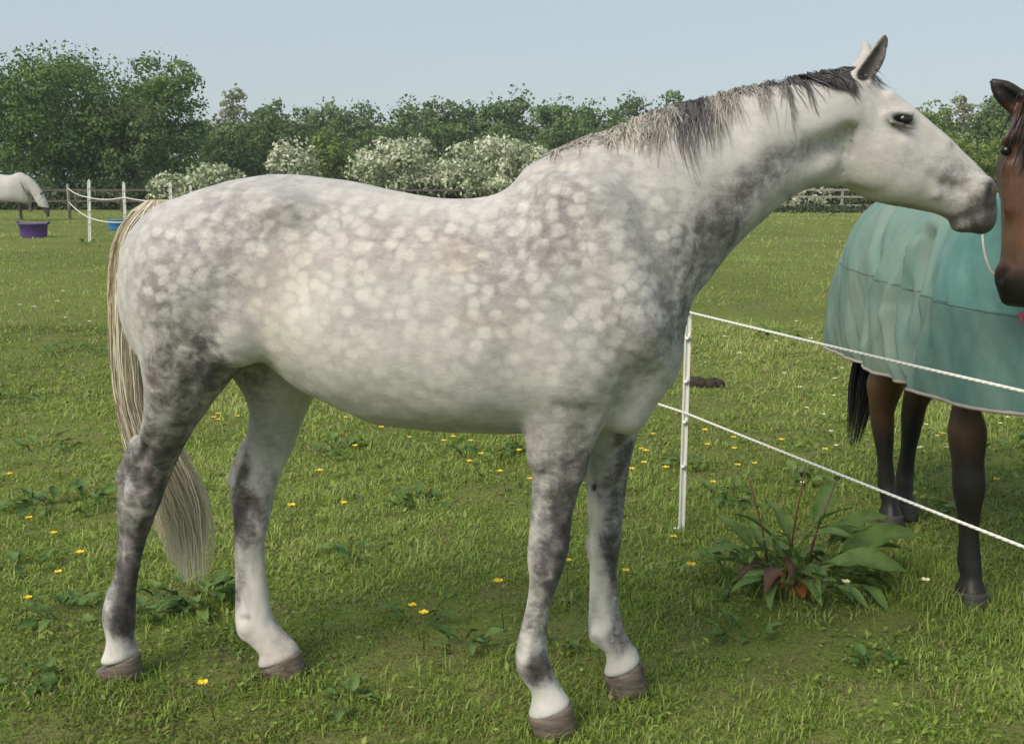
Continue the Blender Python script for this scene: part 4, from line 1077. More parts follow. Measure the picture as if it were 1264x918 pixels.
gh((746, 834), (791, 817), (751, 855), (803, 854), OF)
def eye(c, r, parent):
    mb = MB(); n = 14; rings = []
    for i in range(1, 10):
        t = math.pi * i / 10
        rings.append([(c[0] + r[0] * math.sin(t) * math.cos(2 * math.pi * k / n), c[1] + r[1] * math.cos(t), c[2] + r[2] * math.sin(t) * math.sin(2 * math.pi * k / n)) for k in range(n)])
    mb.ring_loft(rings); return mb.build('eye', EYE_M, parent)
for sd in (-1, 1):
    eye(g_at(1116.5, 147.5, .315 + sd * .079), (.0225, .018, .0175), grey)

# ---- mane, forelock, tail
def hair_mat(name, stops, rough=.5):
    m = NT(name); a = m.attr('leaf')
    m.color(m.ramp(a.outputs['Fac'], stops)); m.rough(rough); m.spec(.3)
    return m.m
MANE_M = hair_mat('grey_mane_hair', [(0, (.045, .042, .046)), (.35, (.15, .14, .14)), (.6, (.33, .305, .27)), (1, (.55, .51, .44))])
TAIL_M = hair_mat('cream_tail_hair', [(0, (.24, .20, .14)), (.35, (.50, .43, .315)), (.7, (.70, .625, .485)), (1, (.82, .76, .63))])
crest = np.array([(680, 203), (712, 190), (745, 173), (768, 160), (790, 150), (812, 142), (832, 135), (868, 127), (905, 116), (940, 108), (975, 101), (1005, 95), (1030, 91), (1048, 89)], float)
def crest_at(t):
    i = np.clip(t * (len(crest) - 1), 0, len(crest) - 1.001); k = int(i); f = i - k
    return crest[k] * (1 - f) + crest[k + 1] * f
NLx = lambda x: 0.31 * max(0, (x - 660) / 385) ** 1.35
from mathutils.bvhtree import BVHTree
bvh = BVHTree.FromPolygons([tuple(v) for v in gV], [tuple(q) for q in gQ])
def lay(paths, lift=.006):
    """keep hair outside the skin"""
    for p in paths:
        for j in range(len(p)):
            loc, nor, idx, dist = bvh.find_nearest(Vector(p[j]), .08)
            if loc is not None:
                off = (Vector(p[j]) - loc).dot(nor)
                if off < lift: p[j] = np.array(loc + nor * (lift * rng.uniform(.5, 1.5)))
                elif off > lift * 2.2 and j > 2: p[j] = np.array(loc + nor * (lift * rng.uniform(1.2, 2.2)))
    return paths
def mane():
    P, C = [], []
    for i in range(4200):
        t = rng.uniform(.03, .99); cx, cy = crest_at(t); px = cx + rng.normal(0, 2)
        if px > 880 and rng.uniform() < np.interp(px, [880, 930, 1000], [.1, .55, .6]): continue
        l0 = NLx(px); b = g_at(px, cy, l0); side = -1 if rng.uniform() < .62 else 1
        lock = math.sin(px * .21) + .6 * math.sin(px * .47 + 1)
        ln = (.082 + .030 * lock) * np.interp(px, [680, 740, 800, 850, 900, 960, 1040], [.32, .6, .9, 1.75, 1.0, .95, .55]) * rng.beta(2.2, 2.2) * 1.5
        m = 8; u = np.linspace(0, 1, m)
        drift = rng.normal(0, .018) + .012 * math.sin(px * .13) + np.interp(px, [940, 1040], [0, .05])
        s = b[0] + drift * u + .006 * np.sin(u * 5 + px * .3)
        l = b[1] + side * (.012 + .085 * np.sin(np.minimum(u * 1.7, 1.57)) * min(1, ln / .1))
        z = b[2] + .010 * np.sin(np.minimum(u * 7, 3.14)) * rng.uniform(.4, 2.0) - ln * np.clip(u - .10, 0, 1) * 1.05
        P.append(np.stack([s, l, z], 1))
        base = np.interp(px, [680, 800, 815, 832, 838, 870, 880, 905, 950, 985, 1045], [.88, .85, .5, .78, .28, .2, .72, .66, .45, .12, .08])
        C.append(np.clip(base + rng.normal(0, .06) + .06 * lock, 0, 1))
    # loose dark locks swept over the poll, and a thin forelock
    for i in range(260):
        k = rng.integers(0, 5); px = 985 + k * 13 + rng.normal(0, 3)
        l0 = NLx(px); b = g_at(px, crest_at(min(1, .86 + .02 * k))[1], l0); m = 8; u = np.linspace(0, 1, m)
        e = g_at(1040 + rng.normal(0, 4) + k * 3, 100 + 9 * k * .6 + rng.normal(0, 3), l0 - .09)
        mid = (b + e) / 2 + np.array([0, -.03, .012 + .004 * k])
        P.append((1 - u)[:, None] ** 2 * b + 2 * (u * (1 - u))[:, None] * mid + (u ** 2)[:, None] * e); C.append(np.clip(rng.normal(.08, .06), 0, 1))
    for i in range(36):
        b = g_at(1064 + rng.normal(0, 2), 93 + rng.normal(0, 1.5), .31 + rng.normal(0, .025)); u = np.linspace(0, 1, 8)
        e = b + np.array([.055 + rng.normal(0, .015), rng.normal(0, .03), -.035 + rng.normal(0, .02)])
        P.append(b + (e - b) * u[:, None] + np.array([0, 0, 1]) * (.018 * np.sin(u * 3.0))[:, None]); C.append(rng.uniform(.5, 1))
    P = lay(np.array(P))
    V, Q, K = strands(P, .0015, np.array(C))
    link('mane', mesh_np('mane', V, Q, True, {'leaf': K}), MANE_M, grey)
mane()
def tail():
    tab = np.array([(247, 196, 10, -.01), (259, 190, 20, -.03), (278, 181, 24, -.03), (308, 170, 25, -.02), (350, 163, 22, 0), (400, 163, 21, 0), (450, 166, 21, .01), (500, 172, 21, .03), (540, 184, 24, .05), (580, 204, 29, .07), (620, 221, 31, .08), (655, 229, 29, .08), (690, 235, 24, .08), (722, 238, 16, .08)], float)
    P, C = [], []
    for i in range(3500):
        end = rng.beta(2.3, 1.15); start = 0 if rng.uniform() < .55 else rng.uniform(0, .35)
        m = 14; u = np.linspace(start, max(start + .15, end), m) * (len(tab) - 1)
        a, r_ = rng.uniform(0, 2 * np.pi), np.sqrt(rng.uniform())
        cu, cv = math.cos(a) * r_, math.sin(a) * r_
        wob = .14 * np.sin(u * rng.uniform(.6, 1.2) + rng.uniform(0, 6.3)) + .07 * math.sin(cu * 9)
        py = np.interp(u, range(len(tab)), tab[:, 0]); cx = np.interp(u, range(len(tab)), tab[:, 1]); hw = np.interp(u, range(len(tab)), tab[:, 2]); ll = np.interp(u, range(len(tab)), tab[:, 3])
        th = np.interp(u, [0, 2, 5, 10, 13], [.025, .05, .055, .06, .03])
        pts = np.array([g_at(x, y, l) for x, y, l in zip(cx + hw * (cu + wob), py, ll)])
        pts[:, 1] += th * (cv + wob)
        P.append(pts)
        C.append(np.clip(.76 + .06 * math.sin(cu * 6 + cv * 5) + rng.normal(0, .10) - (.3 if abs(cu - .35) < .12 and cv < 0 else 0), 0, 1))
    V, Q, K = strands(np.array(P), .0017, np.array(C))
    link('tail', mesh_np('tail', V, Q, True, {'leaf': K}), TAIL_M, grey)
tail()

# ================================================================== OTHER HORSES (own proportions: along x forward, y left, z up)
def torso_secs(sc=1.0, dz=0.0, grow=0.0, bot=None):
    rows = [(-.82, 1.24, 1.00, .10), (-.76, 1.36, .90, .18), (-.64, 1.43, .82, .24), (-.46, 1.47, .80, .27), (-.25, 1.45, .79, .275), (0, 1.40, .73, .295),
            (.25, 1.40, .71, .295), (.44, 1.46, .74, .255), (.58, 1.46, .80, .225), (.70, 1.40, .90, .185), (.79, 1.30, 1.00, .12)]
    return [[s * sc, 0, t * sc + grow, s * sc, 0, (b * sc - grow) if bot is None else bot, w * sc + grow, .08, 2.1] for s, t, b, w in rows]
FORE = [(1.00, -.15, .14, .10), (.88, -.12, .11, .088), (.76, -.085, .080, .070), (.65, -.062, .062, .056), (.54, -.05, .052, .047), (.47, -.047, .056, .048), (.42, -.044, .053, .046), (.36, -.038, .040, .036), (.27, -.034, .030, .029),
        (.19, -.042, .033, .034), (.155, -.045, .038, .035), (.11, -.030, .045, .031), (.08, -.036, .058, .038), (.055, -.045, .072, .046)]
HIND = [(1.12, -.20, .24, .13), (.98, -.21, .24, .13), (.85, -.20, .20, .115), (.74, -.17, .12, .088), (.66, -.165, .06, .070), (.58, -.185, .00, .055), (.52, -.205, -.045, .046), (.46, -.205, -.06, .044), (.39, -.185, -.072, .038), (.30, -.17, -.088, .031),
        (.20, -.175, -.088, .036), (.16, -.172, -.075, .036), (.115, -.15, -.062, .032), (.085, -.152, -.045, .038), (.058, -.155, -.028, .047)]
def leg(fd, rows, s0, lt, lb, sc=1.0, k=.05):
    z0 = rows[0][0]
    out = []
    for z, b, f, w in rows:
        t = np.clip((.95 - z) / .85, 0, 1); l = lt + (lb - lt) * t
        out.append([(s0 + f) * sc, l, z * sc, (s0 + b) * sc, l, z * sc, w * sc, 0, 2.05])
    fd.loft(out, k, 3)
def leg_hoof(rows, s0, lb, sc, mat, parent):
    z, b, f, w = rows[-1]
    hoof(((s0 + b) * sc, z * .75), ((s0 + f) * sc, z * 1.15 + .006), ((s0 + b + .004) * sc, -.006), ((s0 + f + .025) * sc, -.006), lb, w * sc * 1.0, w * sc * 1.2, mat, parent)

# ---------------------------------------------------------------- bay horse in a turquoise rug
BO = (1.80, 4.27)
bay = empty('bay_horse', (BO[0], BO[1], 0), -math.pi / 2, 'bay horse with black legs facing the camera behind the white rope, wearing a turquoise rug', 'horse')
BLEGS = [('f', .48, -.215, -.136), ('f', .50, .14, .14), ('h', -.30, -.235, -.125), ('h', -.46, .05, -.005)]
def stout(rows, q): return [(z, b * q if z < .74 else b * .9, f * q if z < .74 else f * .8, w * q if z < .74 else w * .52) for z, b, f, w in rows]
BFORE = stout(FORE, 1.15); BHIND = stout(HIND, 1.04)
PSI = R(24)
def hp(x, lat, z, px=1.0, py=-.258):
    """head frame: forward x and lateral offset, turned towards the camera; the muzzle drifts slightly aside"""
    dx = x - px; l0 = (1.8 - z) * -.075
    return np.array([px + dx * math.cos(PSI) + (lat + l0) * math.sin(PSI), py - dx * math.sin(PSI) + (lat + l0) * math.cos(PSI) + .02, z])
def bay_body():
    fd = Field((-.98, -.60, 0), (1.28, .42, 2.02), .0085)
    fd.loft(torso_secs(grow=-.03), .03, 4)
    for kd, s0, lt, lb in BLEGS: leg(fd, BFORE if kd == 'f' else BHIND, s0, lt, lb)
    fd.loft([[.45, 0, 1.47, .74, 0, .95, .20, .1, 2.05], [.55, -.03, 1.52, .82, -.04, 1.08, .165, .1, 2.05], [.61, -.06, 1.60, .85, -.07, 1.22, .13, .05, 2.05],
             [.67, -.10, 1.685, .85, -.11, 1.38, .105, 0, 2.05], [.74, -.13, 1.755, .83, -.135, 1.50, .092, 0, 2.05], [.82, -.15, 1.785, .82, -.15, 1.60, .085, 0, 2.0]], .08, 5)
    hd = [(1.80, .90, .74, .062), (1.755, .945, .71, .080), (1.695, .975, .69, .094), (1.615, .998, .675, .106), (1.535, 1.010, .685, .101), (1.455, 1.018, .73, .086), (1.38, 1.024, .79, .073),
          (1.31, 1.030, .855, .064), (1.25, 1.036, .90, .063), (1.21, 1.030, .925, .059), (1.18, 1.01, .94, .045)]
    fd.loft([[*hp(f, 0, z), *hp(b, 0, z - .02), w, -.02, 2.2] for z, f, b, w in hd], .03, 5, cap=.02)
    for sd in (-1, 1):
        fd.blob(hp(.80, sd * .066, 1.55), (.075, .04, .10), .03)
        fd.capsule(hp(.975, sd * .085, 1.652), hp(.93, sd * .100, 1.640), .013, .013, .035)
        fd.blob(hp(.955, sd * .108, 1.612), (.020, .015, .017), .014, sub=True)
        fd.blob(hp(1.005, sd * .046, 1.245), (.030, .022, .034), .03)
        fd.capsule(hp(1.030, sd * .046, 1.262), hp(1.026, sd * .056, 1.232), .008, .011, .008, sub=True)
        fd.capsule(hp(.970, sd * .084, 1.57), hp(.995, sd * .068, 1.44), .010, .007, .05)
        fd.capsule(hp(1.01, sd * .100, 1.53), hp(1.03, sd * .080, 1.38), .016, .012, .04, sub=True)
        b = hp(.845, sd * .060, 1.735); t = hp(.880, sd * .165, 1.822 + (0.02 if sd > 0 else 0))
        d = t - b; up = d / np.linalg.norm(d); fw = hp(1, 0, 0) - hp(0, 0, 0); fw -= up * (fw @ up); fw /= np.linalg.norm(fw); lat = np.cross(up, fw)
        rows = []
        for f, ww in ((-.15, .7), (.1, .9), (.35, 1.0), (.6, .92), (.82, .66), (1.0, .25)):
            c = b + d * f; A_ = c + lat * .037 * ww; B_ = c - lat * .037 * ww
            rows.append([*A_, *B_, .028 * ww, 0, 2.0])
        fd.loft(rows, .02, 4, cap=.006)
        fd.capsule(b + d * .3 + fw * .022, b + d * .85 + fw * .016, .016, .007, .008, sub=True)
    return fd.surface(2)
bV, bQ = bay_body()
def bay_attr(V):
    x, y, z = V.T; n = vnoise(V * 9, 41, 3) * .03
    blk = np.where(x > .2, 1 - sstep(z + n, .52, .80), 1 - sstep(z + n, .40, .60))                                  # black points
    hm = (x > .66) & (z > 1.1)
    blk = np.maximum(blk, np.where(hm, (1 - sstep(z + n * .5, 1.20, 1.285)), 0))
    hx = 1.0 + (x - 1.0) * math.cos(PSI) - (y + .238) * math.sin(PSI); hl = (x - 1.0) * math.sin(PSI) + (y + .238) * math.cos(PSI) - (1.8 - z) * -.075
    ear = sstep(z + .35 * np.abs(hl), 1.775, 1.80) * (np.abs(hl) > .05) * (hx < .95) * (z > 1.70)
    blk = np.maximum(blk, ear * .95)
    star = np.where(hm & (hx > .9), np.exp(-((hl / .020) ** 2 + ((z - 1.60) / .040) ** 2)), 0); star = sstep(star + n * 4, .35, .6)
    tan = np.where(hm, np.exp(-((z - 1.34) / .07) ** 2) * .8, 0) + .25 * ((z > .55) & (z < .85))
    return np.stack([blk, star, tan, np.ones(len(V))], 1)
def bay_mat():
    m = NT('bay_coat'); a = m.attr('coat'); sp = m.n('SeparateColor'); m.l(a.outputs['Color'], sp.inputs[0])
    nz = m.noise(8, 4); hair = m.noise(110, 3, .7, m.mapv((1, 1, .3)))
    f = m.math('ADD', m.math('MULTIPLY', nz, .6), m.math('MULTIPLY', hair, .4))
    c = m.ramp(f, [(.3, (.046, .021, .013)), (.7, (.120, .054, .030))])
    c = m.mix(sp.outputs[2], c, m.ramp(f, [(.3, (.115, .056, .030)), (.7, (.215, .115, .065))]))
    c = m.mix(sp.outputs[0], c, m.ramp(f, [(.3, (.010, .009, .009)), (.7, (.030, .026, .025))]))
    c = m.mix(sp.outputs[1], c, (.55, .52, .48))
    m.color(c); m.rough(.45); m.spec(.35); m.bump(hair, .2, .004)
    return m.m
link('body', mesh_np('body', bV, bQ, True, {'coat': bay_attr(bV)}), bay_mat(), bay)
for kd, s0, lt, lb in BLEGS: leg_hoof(BFORE if kd == 'f' else BHIND, s0, lb, 1.0, DHOOF, bay)
for sd in (-1, 1): 
    e_ = eye((0, 0, 0), (.020, .018, .0165), bay); e_.location = hp(.953, sd * .094, 1.612); e_.rotation_euler = (0, 0, -PSI)
BLACK_M = hair_mat('black_hair', [(0, (.006, .006, .007)), (1, (.030, .026, .025))], .4)
def bay_hair():
    P = []
    for i in range(420):     # forelock over the brow
        u = np.linspace(0, 1, 9); bx = .87 + rng.normal(0, .02); bl = rng.normal(.01, .028); L = rng.uniform(.14, .26); dl = rng.normal(0, .03)
        P.append(np.array([hp(bx + .155 * math.sin(min(t * 2.0, 1.57)), bl + dl * t, 1.79 + .03 * math.sin(t * 3.1) * (t < .5) - L * t ** 1.4) for t in u]))
    for i in range(500):     # mane on the far side of the neck
        t = rng.uniform(0, 1); u = np.linspace(0, 1, 9)
        b = np.array([np.interp(t, [0, .5, 1], [.50, .65, .80]), np.interp(t, [0, .5, 1], [0, -.08, -.15]), np.interp(t, [0, .5, 1], [1.50, 1.65, 1.80])])
        L = rng.uniform(.12, .22); P.append(np.stack([b[0] - .03 * u, b[1] + .11 * np.sin(u * 1.5), b[2] + .02 * np.sin(u * 3) - L * u ** 1.3], 1))
    V, Q, K = strands(np.array(P), .003, rng.uniform(0, 1, len(P)))
    link('mane', mesh_np('mane', V, Q, True, {'leaf': K}), BLACK_M, bay)
    P = []
    for i in range(500):
        u = np.linspace(0, rng.beta(4, 1), 12); a = rng.uniform(0, 6.28); r_ = math.sqrt(rng.uniform())
        wd = np.interp(u, [0, .3, .7, 1], [.025, .05, .07, .03])
        P.append(np.stack([-.84 - .10 * np.sin(np.minimum(u * 6, 1.57)) + wd * math.cos(a) * r_ + .14 * u, -.02 - .16 * u + wd * math.sin(a) * r_, 1.28 - 1.02 * u], 1))
    V, Q, K = strands(np.array(P), .0035, rng.uniform(0, 1, len(P)))
    link('tail', mesh_np('tail', V, Q, True, {'leaf': K}), BLACK_M, bay)
bay_hair()

# ---- turquoise mesh rug
def rug_mat(name, a, b, weave=True):
    m = NT(name); nz = m.noise(3.0, 4, .6, m.mapv((1.6, 1.6, .6))); f = m.noise(14, 3, .6)
    c = m.ramp(m.math('ADD', m.math('MULTIPLY', nz, .7), m.math('MULTIPLY', f, .3)), [(.32, a), (.68, b)])
    sx = m.n('SeparateXYZ'); m.l(m.obj(), sx.inputs[0])
    worn = m.math('MULTIPLY', m.ramp(sx.outputs[0], [(0.25, (1, 1, 1)), (0.55, (.12, .12, .12))]), m.math('MULTIPLY_ADD', nz, 1.3, -.05, clamp=True), clamp=True)     # sun-faded and dusty over the quarters
    c = m.mix(worn, c, (.20, .25, .205))
    m.color(c); m.rough(.62); m.spec(.3)
    ck = m.n('TexWave'); ck.inputs['Scale'].default_value = 130; ck.bands_direction = 'Z'; m.l(m.obj(), ck.inputs['Vector'])
    ck2 = m.n('TexWave'); ck2.inputs['Scale'].default_value = 130; ck2.bands_direction = 'X'; m.l(m.obj(), ck2.inputs['Vector'])
    m.bump(m.math('ADD', m.math('MULTIPLY', ck.outputs['Fac'], ck2.outputs['Fac']), m.math('MULTIPLY', m.noise(28, 3), 1.2)), .22, .004)
    return m.m
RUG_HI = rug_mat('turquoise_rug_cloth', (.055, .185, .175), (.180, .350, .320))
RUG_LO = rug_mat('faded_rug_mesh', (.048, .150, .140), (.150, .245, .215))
TRIM = simple('faded_pink_binding', (.34, .29, .27), .8, .15, 20, .2)
def clip_mesh(me, planes):
    bm = bmesh.new(); bm.from_mesh(me)
    for co, no in planes:
        bmesh.ops.bisect_plane(bm, geom=bm.verts[:] + bm.edges[:] + bm.faces[:], plane_co=co, plane_no=no, clear_outer=True)
    bm.to_mesh(me); bm.free(); me.polygons.foreach_set('use_smooth', np.ones(len(me.polygons), dtype=bool)); me.update()
def boundary_loops(me):
    bm = bmesh.new(); bm.from_mesh(me)
    ed = set(e for e in bm.edges if len(e.link_faces) == 1); loops = []
    while ed:
        e = ed.pop(); a, b = e.verts; chain_ = [a, b]
        while True:
            nx = [x for x in chain_[-1].link_edges if x in ed]
            if not nx: break
            ed.discard(nx[0]); v = nx[0].other_vert(chain_[-1]); chain_.append(v)
        loops.append([v.co.copy() for v in chain_])
    bm.free(); return loops
def make_rug():
    fd = Field((-1.15, -.55, .45), (1.10, .50, 1.85), .011)
    rows = [(-.97, 1.24, .18), (-.92, 1.35, .27), (-.78, 1.445, .325), (-.5, 1.495, .345), (-.2, 1.475, .345), (.1, 1.435, .34), (.35, 1.47, .325), (.5, 1.49, .315), (.62, 1.44, .295), (.73, 1.36, .25), (.82, 1.25, .17)]
    fd.loft([[s, 0, t, s, 0, .50, w, .10, 2.5] for s, t, w in rows], .03, 5)
    fd.loft([[.45, 0, 1.50, .74, 0, .95, .225, .1, 2.05], [.55, -.03, 1.545, .82, -.04, 1.08, .185, .1, 2.05], [.61, -.06, 1.62, .85, -.07, 1.22, .148, .05, 2.05], [.66, -.095, 1.69, .85, -.105, 1.36, .124, .0, 2.05]], .08, 5)
    V, Q = fd.surface(2)
    # drape: folds that run down and flare the skirt
    x, y, z = V.T
    N = np.zeros_like(V); fn = np.cross(V[Q[:, 1]] - V[Q[:, 0]], V[Q[:, 2]] - V[Q[:, 0]])
    for k in range(4): 
        for c in range(3): N[:, c] += np.bincount(Q[:, k], fn[:, c], len(V))
    N /= np.linalg.norm(N, axis=1)[:, None] + 1e-9
    side = np.clip((1.40 - z) / .25, 0, 1); low = np.clip((1.25 - z) / .45, 0, 1)
    d = .010 * side * np.sin(x * 13 + 3.2 * z + 1.5 * np.sin(z * 4)) + .009 * low * np.sin(x * 27 - 5 * z + 2 * np.sin(x * 5)) + .007 * side * vnoise(np.stack([x * 10 + z * 5, z * 3.2, y * 3], 1), 52, 3)
    ph = (x * .8 - z * .62) * 15 + .8 * np.sin(z * 5 + x * 3)
    d += .022 * np.clip((1.46 - z) / .15, 0, 1) * (.7 - 1.5 * np.abs(np.sin(ph)) ** .7) * np.exp(-((x - .05) / .36) ** 2) * np.clip((z - .85) / .2, 0, 1)
    d += .006 * side * vnoise(np.stack([x * 22 + z * 9, z * 8, y * 8], 1), 53, 3) + .004 * vnoise(V * 26, 54, 2) * side
    def crease(pts, dep, wid):
        pts = np.array(pts); best = np.full(len(V), 9.0)
        for a, b in zip(pts[:-1], pts[1:]):
            ab = b - a; t = np.clip(((x - a[0]) * ab[0] + (z - a[1]) * ab[1]) / (ab @ ab), 0, 1)
            best = np.minimum(best, np.hypot(x - a[0] - t * ab[0], z - a[1] - t * ab[1]))
        return -dep * np.exp(-(best / wid) ** 2) + .6 * dep * np.exp(-((best - 1.9 * wid) / wid) ** 2)
    d += crease([(.16, 1.44), (.10, 1.25), (.08, 1.05), (.14, .90), (.32, .70)], .055, .026)
    d += crease([(.20, 1.30), (.27, 1.05), (.335, .70)], .034, .026) + crease([(-.34, 1.40), (-.2, 1.15), (-.16, .9)], .014, .03)
    d += .035 * low * sstep(x, .33, .43)
    d += .020 * low * sstep(-x, .45, .85)
    V = V + N * d[:, None]
    V[:, 2] += .006 * np.sin(x * 9) * low
    root = empty('horse_rug', (BO[0], BO[1], 0), -math.pi / 2, 'turquoise mesh horse rug with a pale hem draped over the bay horse', 'horse rug')
    hem = [((0, 0, .765), (0.03, 0, -1)), ((.735, -.08, 1.46), (.40, -.30, .86))]
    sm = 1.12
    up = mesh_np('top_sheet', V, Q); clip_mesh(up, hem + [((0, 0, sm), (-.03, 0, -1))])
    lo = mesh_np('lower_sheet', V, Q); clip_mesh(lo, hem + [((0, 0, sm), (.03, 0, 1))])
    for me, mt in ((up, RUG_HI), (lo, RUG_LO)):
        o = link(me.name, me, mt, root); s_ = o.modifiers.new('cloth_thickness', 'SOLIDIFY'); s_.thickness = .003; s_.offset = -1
    full = mesh_np('tmp', V, Q); clip_mesh(full, hem)
    for lp in boundary_loops(full):
        if len(lp) < 20: continue
        mb = MB(); pts = lp[::2]; rad = .007 if np.mean([p.z for p in lp]) < 1 else .008
        mb.tube(pts, rad, 6); mb.build('binding', TRIM, root)
    bpy.data.meshes.remove(full)
    lps = [l for l in boundary_loops(lo) if np.mean([p.z for p in l]) > 1.0]
    for lp in lps:
        if len(lp) < 20: continue
        mb = MB(); mb.tube(lp[::2], .0022, 5); mb.build('seam', simple('seam_tape', (.10, .17, .15), .8, .1, 20, 0), root)
    # pink buckle tab on the chest
    tb = MB()
    p = Vector((.79, -.172, 1.085)); tb.box(p, (.05, .035, .05)); tb.box(p + Vector((.0, .01, -.045)), (.045, .022, .05))
    tb.build('chest_tab', simple('pink_webbing', (.65, .10, .16), .7, .1, 30, .1), root, False)
    return root
make_rug()
cm_ = MB()
Yc = 3.38
cp = [depth_at(x, y, Yc + dy) for x, y, dy in ((1216, 252, .22), (1213, 285, .12), (1215, 310, .05), (1222, 332, 0), (1232, 343, -.02), (1239, 346, -.03), (1241, 356, -.03))]
cm_.tube(catmull(cp, 4).tolist(), .0042, 6)
tag(cm_.build('cord', simple('pale_cord', (.55, .52, .48), .8, .15, 40, .2)), 'thin pale cord hanging in a loop beside the bay horse muzzle', 'cord')

# ---------------------------------------------------------------- white rugged horse grazing far off
def far_horse():
    Y = 39.0; X = depth_at(6, 230, Y)[0]; z0 = tz(X, Y)
    sc = 1.10
    root = empty('grazing_horse', (X, Y, z0), R(-4), 'distant horse grazing at the left edge, covered by a white rug', 'horse')
    fd = Field((-1.1, -.5, 0), (1.65, .5, 1.75), .026)
    fd.loft(torso_secs(sc), .04, 3)
    legs = [('f', .50, -.14), ('f', .40, .14), ('h', -.48, -.14), ('h', -.60, .14)]
    for kd, s0, l in legs: leg(fd, FORE if kd == 'f' else HIND, s0, l, l, sc)
    neck = [(.50, 1.60, .78, 1.02, .21), (.80, 1.48, .86, 1.0, .15), (1.00, 1.28, .92, .90, .12), (1.17, 1.02, 1.00, .72, .10), (1.24, .84, 1.08, .62, .10)]
    head = [(1.22, .90, 1.04, .66, .10), (1.30, .72, 1.10, .50, .11), (1.36, .52, 1.20, .38, .085), (1.40, .32, 1.28, .22, .065), (1.40, .18, 1.31, .12, .05)]
    fd.loft([[a * sc, 0, b, c * sc, 0, d, w, 0, 2.05] for a, b, c, d, w in neck], .08, 4)
    fd.loft([[a * sc, 0, b, c * sc, 0, d, w, 0, 2.05] for a, b, c, d, w in head], .04, 4)
    for sd in (-1, 1): fd.capsule((1.20 * sc, sd * .07, .92), (1.30 * sc, sd * .10, 1.02), .05, .015, .02)
    V, Q = fd.surface(1)
    link('body', mesh_np('body', V, Q), simple('brown_grey_coat', (.085, .068, .055), .6, .3, 4, .1), root)
    fr = Field((-1.2, -.55, .35), (1.7, .55, 1.85), .026)
    fr.loft([[a, b, c + .04, d, e, .58, w + .05, .12, 2.4] for a, b, c, d, e, f, w, g, h in torso_secs(sc)], .03, 3)
    fr.loft([[a * sc + .02, 0, b + .04, c * sc - .02, 0, d - .05, w + .04, 0, 2.1] for a, b, c, d, w in neck], .08, 4)
    fr.loft([[a * sc + .02, 0, b + .02, c * sc - .02, 0, d, w + .025, 0, 2.05] for a, b, c, d, w in head[:4]], .05, 4)
    V, Q = fr.surface(1)
    V[:, 2] += .0
    me = mesh_np('rug', V, Q); clip_mesh(me, [((0, 0, .72), (-.18, 0, -1))])
    rug = link('fly_rug', me, simple('white_fly_rug_cloth', (.50, .48, .45), .8, .12, 2.5, .3, 10)); rug.location = (X, Y, z0); rug.rotation_euler = (0, 0, R(-4))
    for lp in boundary_loops(me):
        if len(lp) > 12:
            mb = MB(); mb.tube(lp, .016, 5); mb.build('binding', simple('grey_binding', (.16, .15, .145), .8, .1, 20, 0), rug)
    sb = MB(); ring = []
    for k in range(25):
        a = R(-50 + 280 * k / 24); hw = .27; ring.append(((.70 - .16 * math.sin(a)) * sc, math.cos(a) * hw, 1.20 + math.sin(a) * .42))
    sb.tube(ring, .014, 5); sb.build('neck_seam', simple('grey_seam', (.16, .15, .145), .8, .1, 20, 0), rug)
    tag(rug, 'white fly rug with neck cover worn by the distant grazing horse', 'horse rug')
far_horse()

# ================================================================== PLANTS AND FLOWERS IN THE GRASS
def leaf_mat(name, lo, mid, hi, vein, under):
    m = NT(name)
    nz = m.noise(18, 4, .6)
    c = m.ramp(nz, [(.3, lo), (.5, mid), (.72, hi)])
    a = m.attr('leaf'); c = m.mix(a.outputs['Fac'], c, vein)
    m.color(c); m.rough(.55); m.spec(.3); m.bump(m.noise(70, 3), .45, .004)
    tr = m.n('BsdfTranslucent'); m.l(c, tr.inputs[0]); mx = m.n('MixShader'); mx.inputs[0].default_value = .25
    m.l(m.b.outputs[0], mx.inputs[1]); m.l(tr.outputs[0], mx.inputs[2]); m.l(mx.outputs[0], m.t.nodes['Material Output'].inputs[0])
    return m.m
DOCK = leaf_mat('dock_leaf', (.075, .140, .028), (.125, .210, .046), (.180, .275, .075), (.16, .22, .09), None)
DOCKP = leaf_mat('pale_dock_leaf', (.11, .18, .04), (.17, .26, .07), (.22, .32, .10), (.26, .34, .14), None)
DEADL = leaf_mat('withered_leaf', (.07, .040, .028), (.14, .075, .055), (.20, .115, .09), (.16, .09, .06), None)
RUST = leaf_mat('rusty_leaf', (.16, .05, .015), (.30, .105, .03), (.40, .17, .06), (.24, .09, .04), None)
WEED = leaf_mat('weed_leaf', (.050, .100, .020), (.085, .160, .034), (.130, .215, .055), (.10, .16, .06), None)
STEM = simple('plant_stem', (.12, .13, .05), .6, .3, 10, .1)
RSTEM = simple('red_brown_stem', (.15, .07, .04), .6, .3, 10, .1)
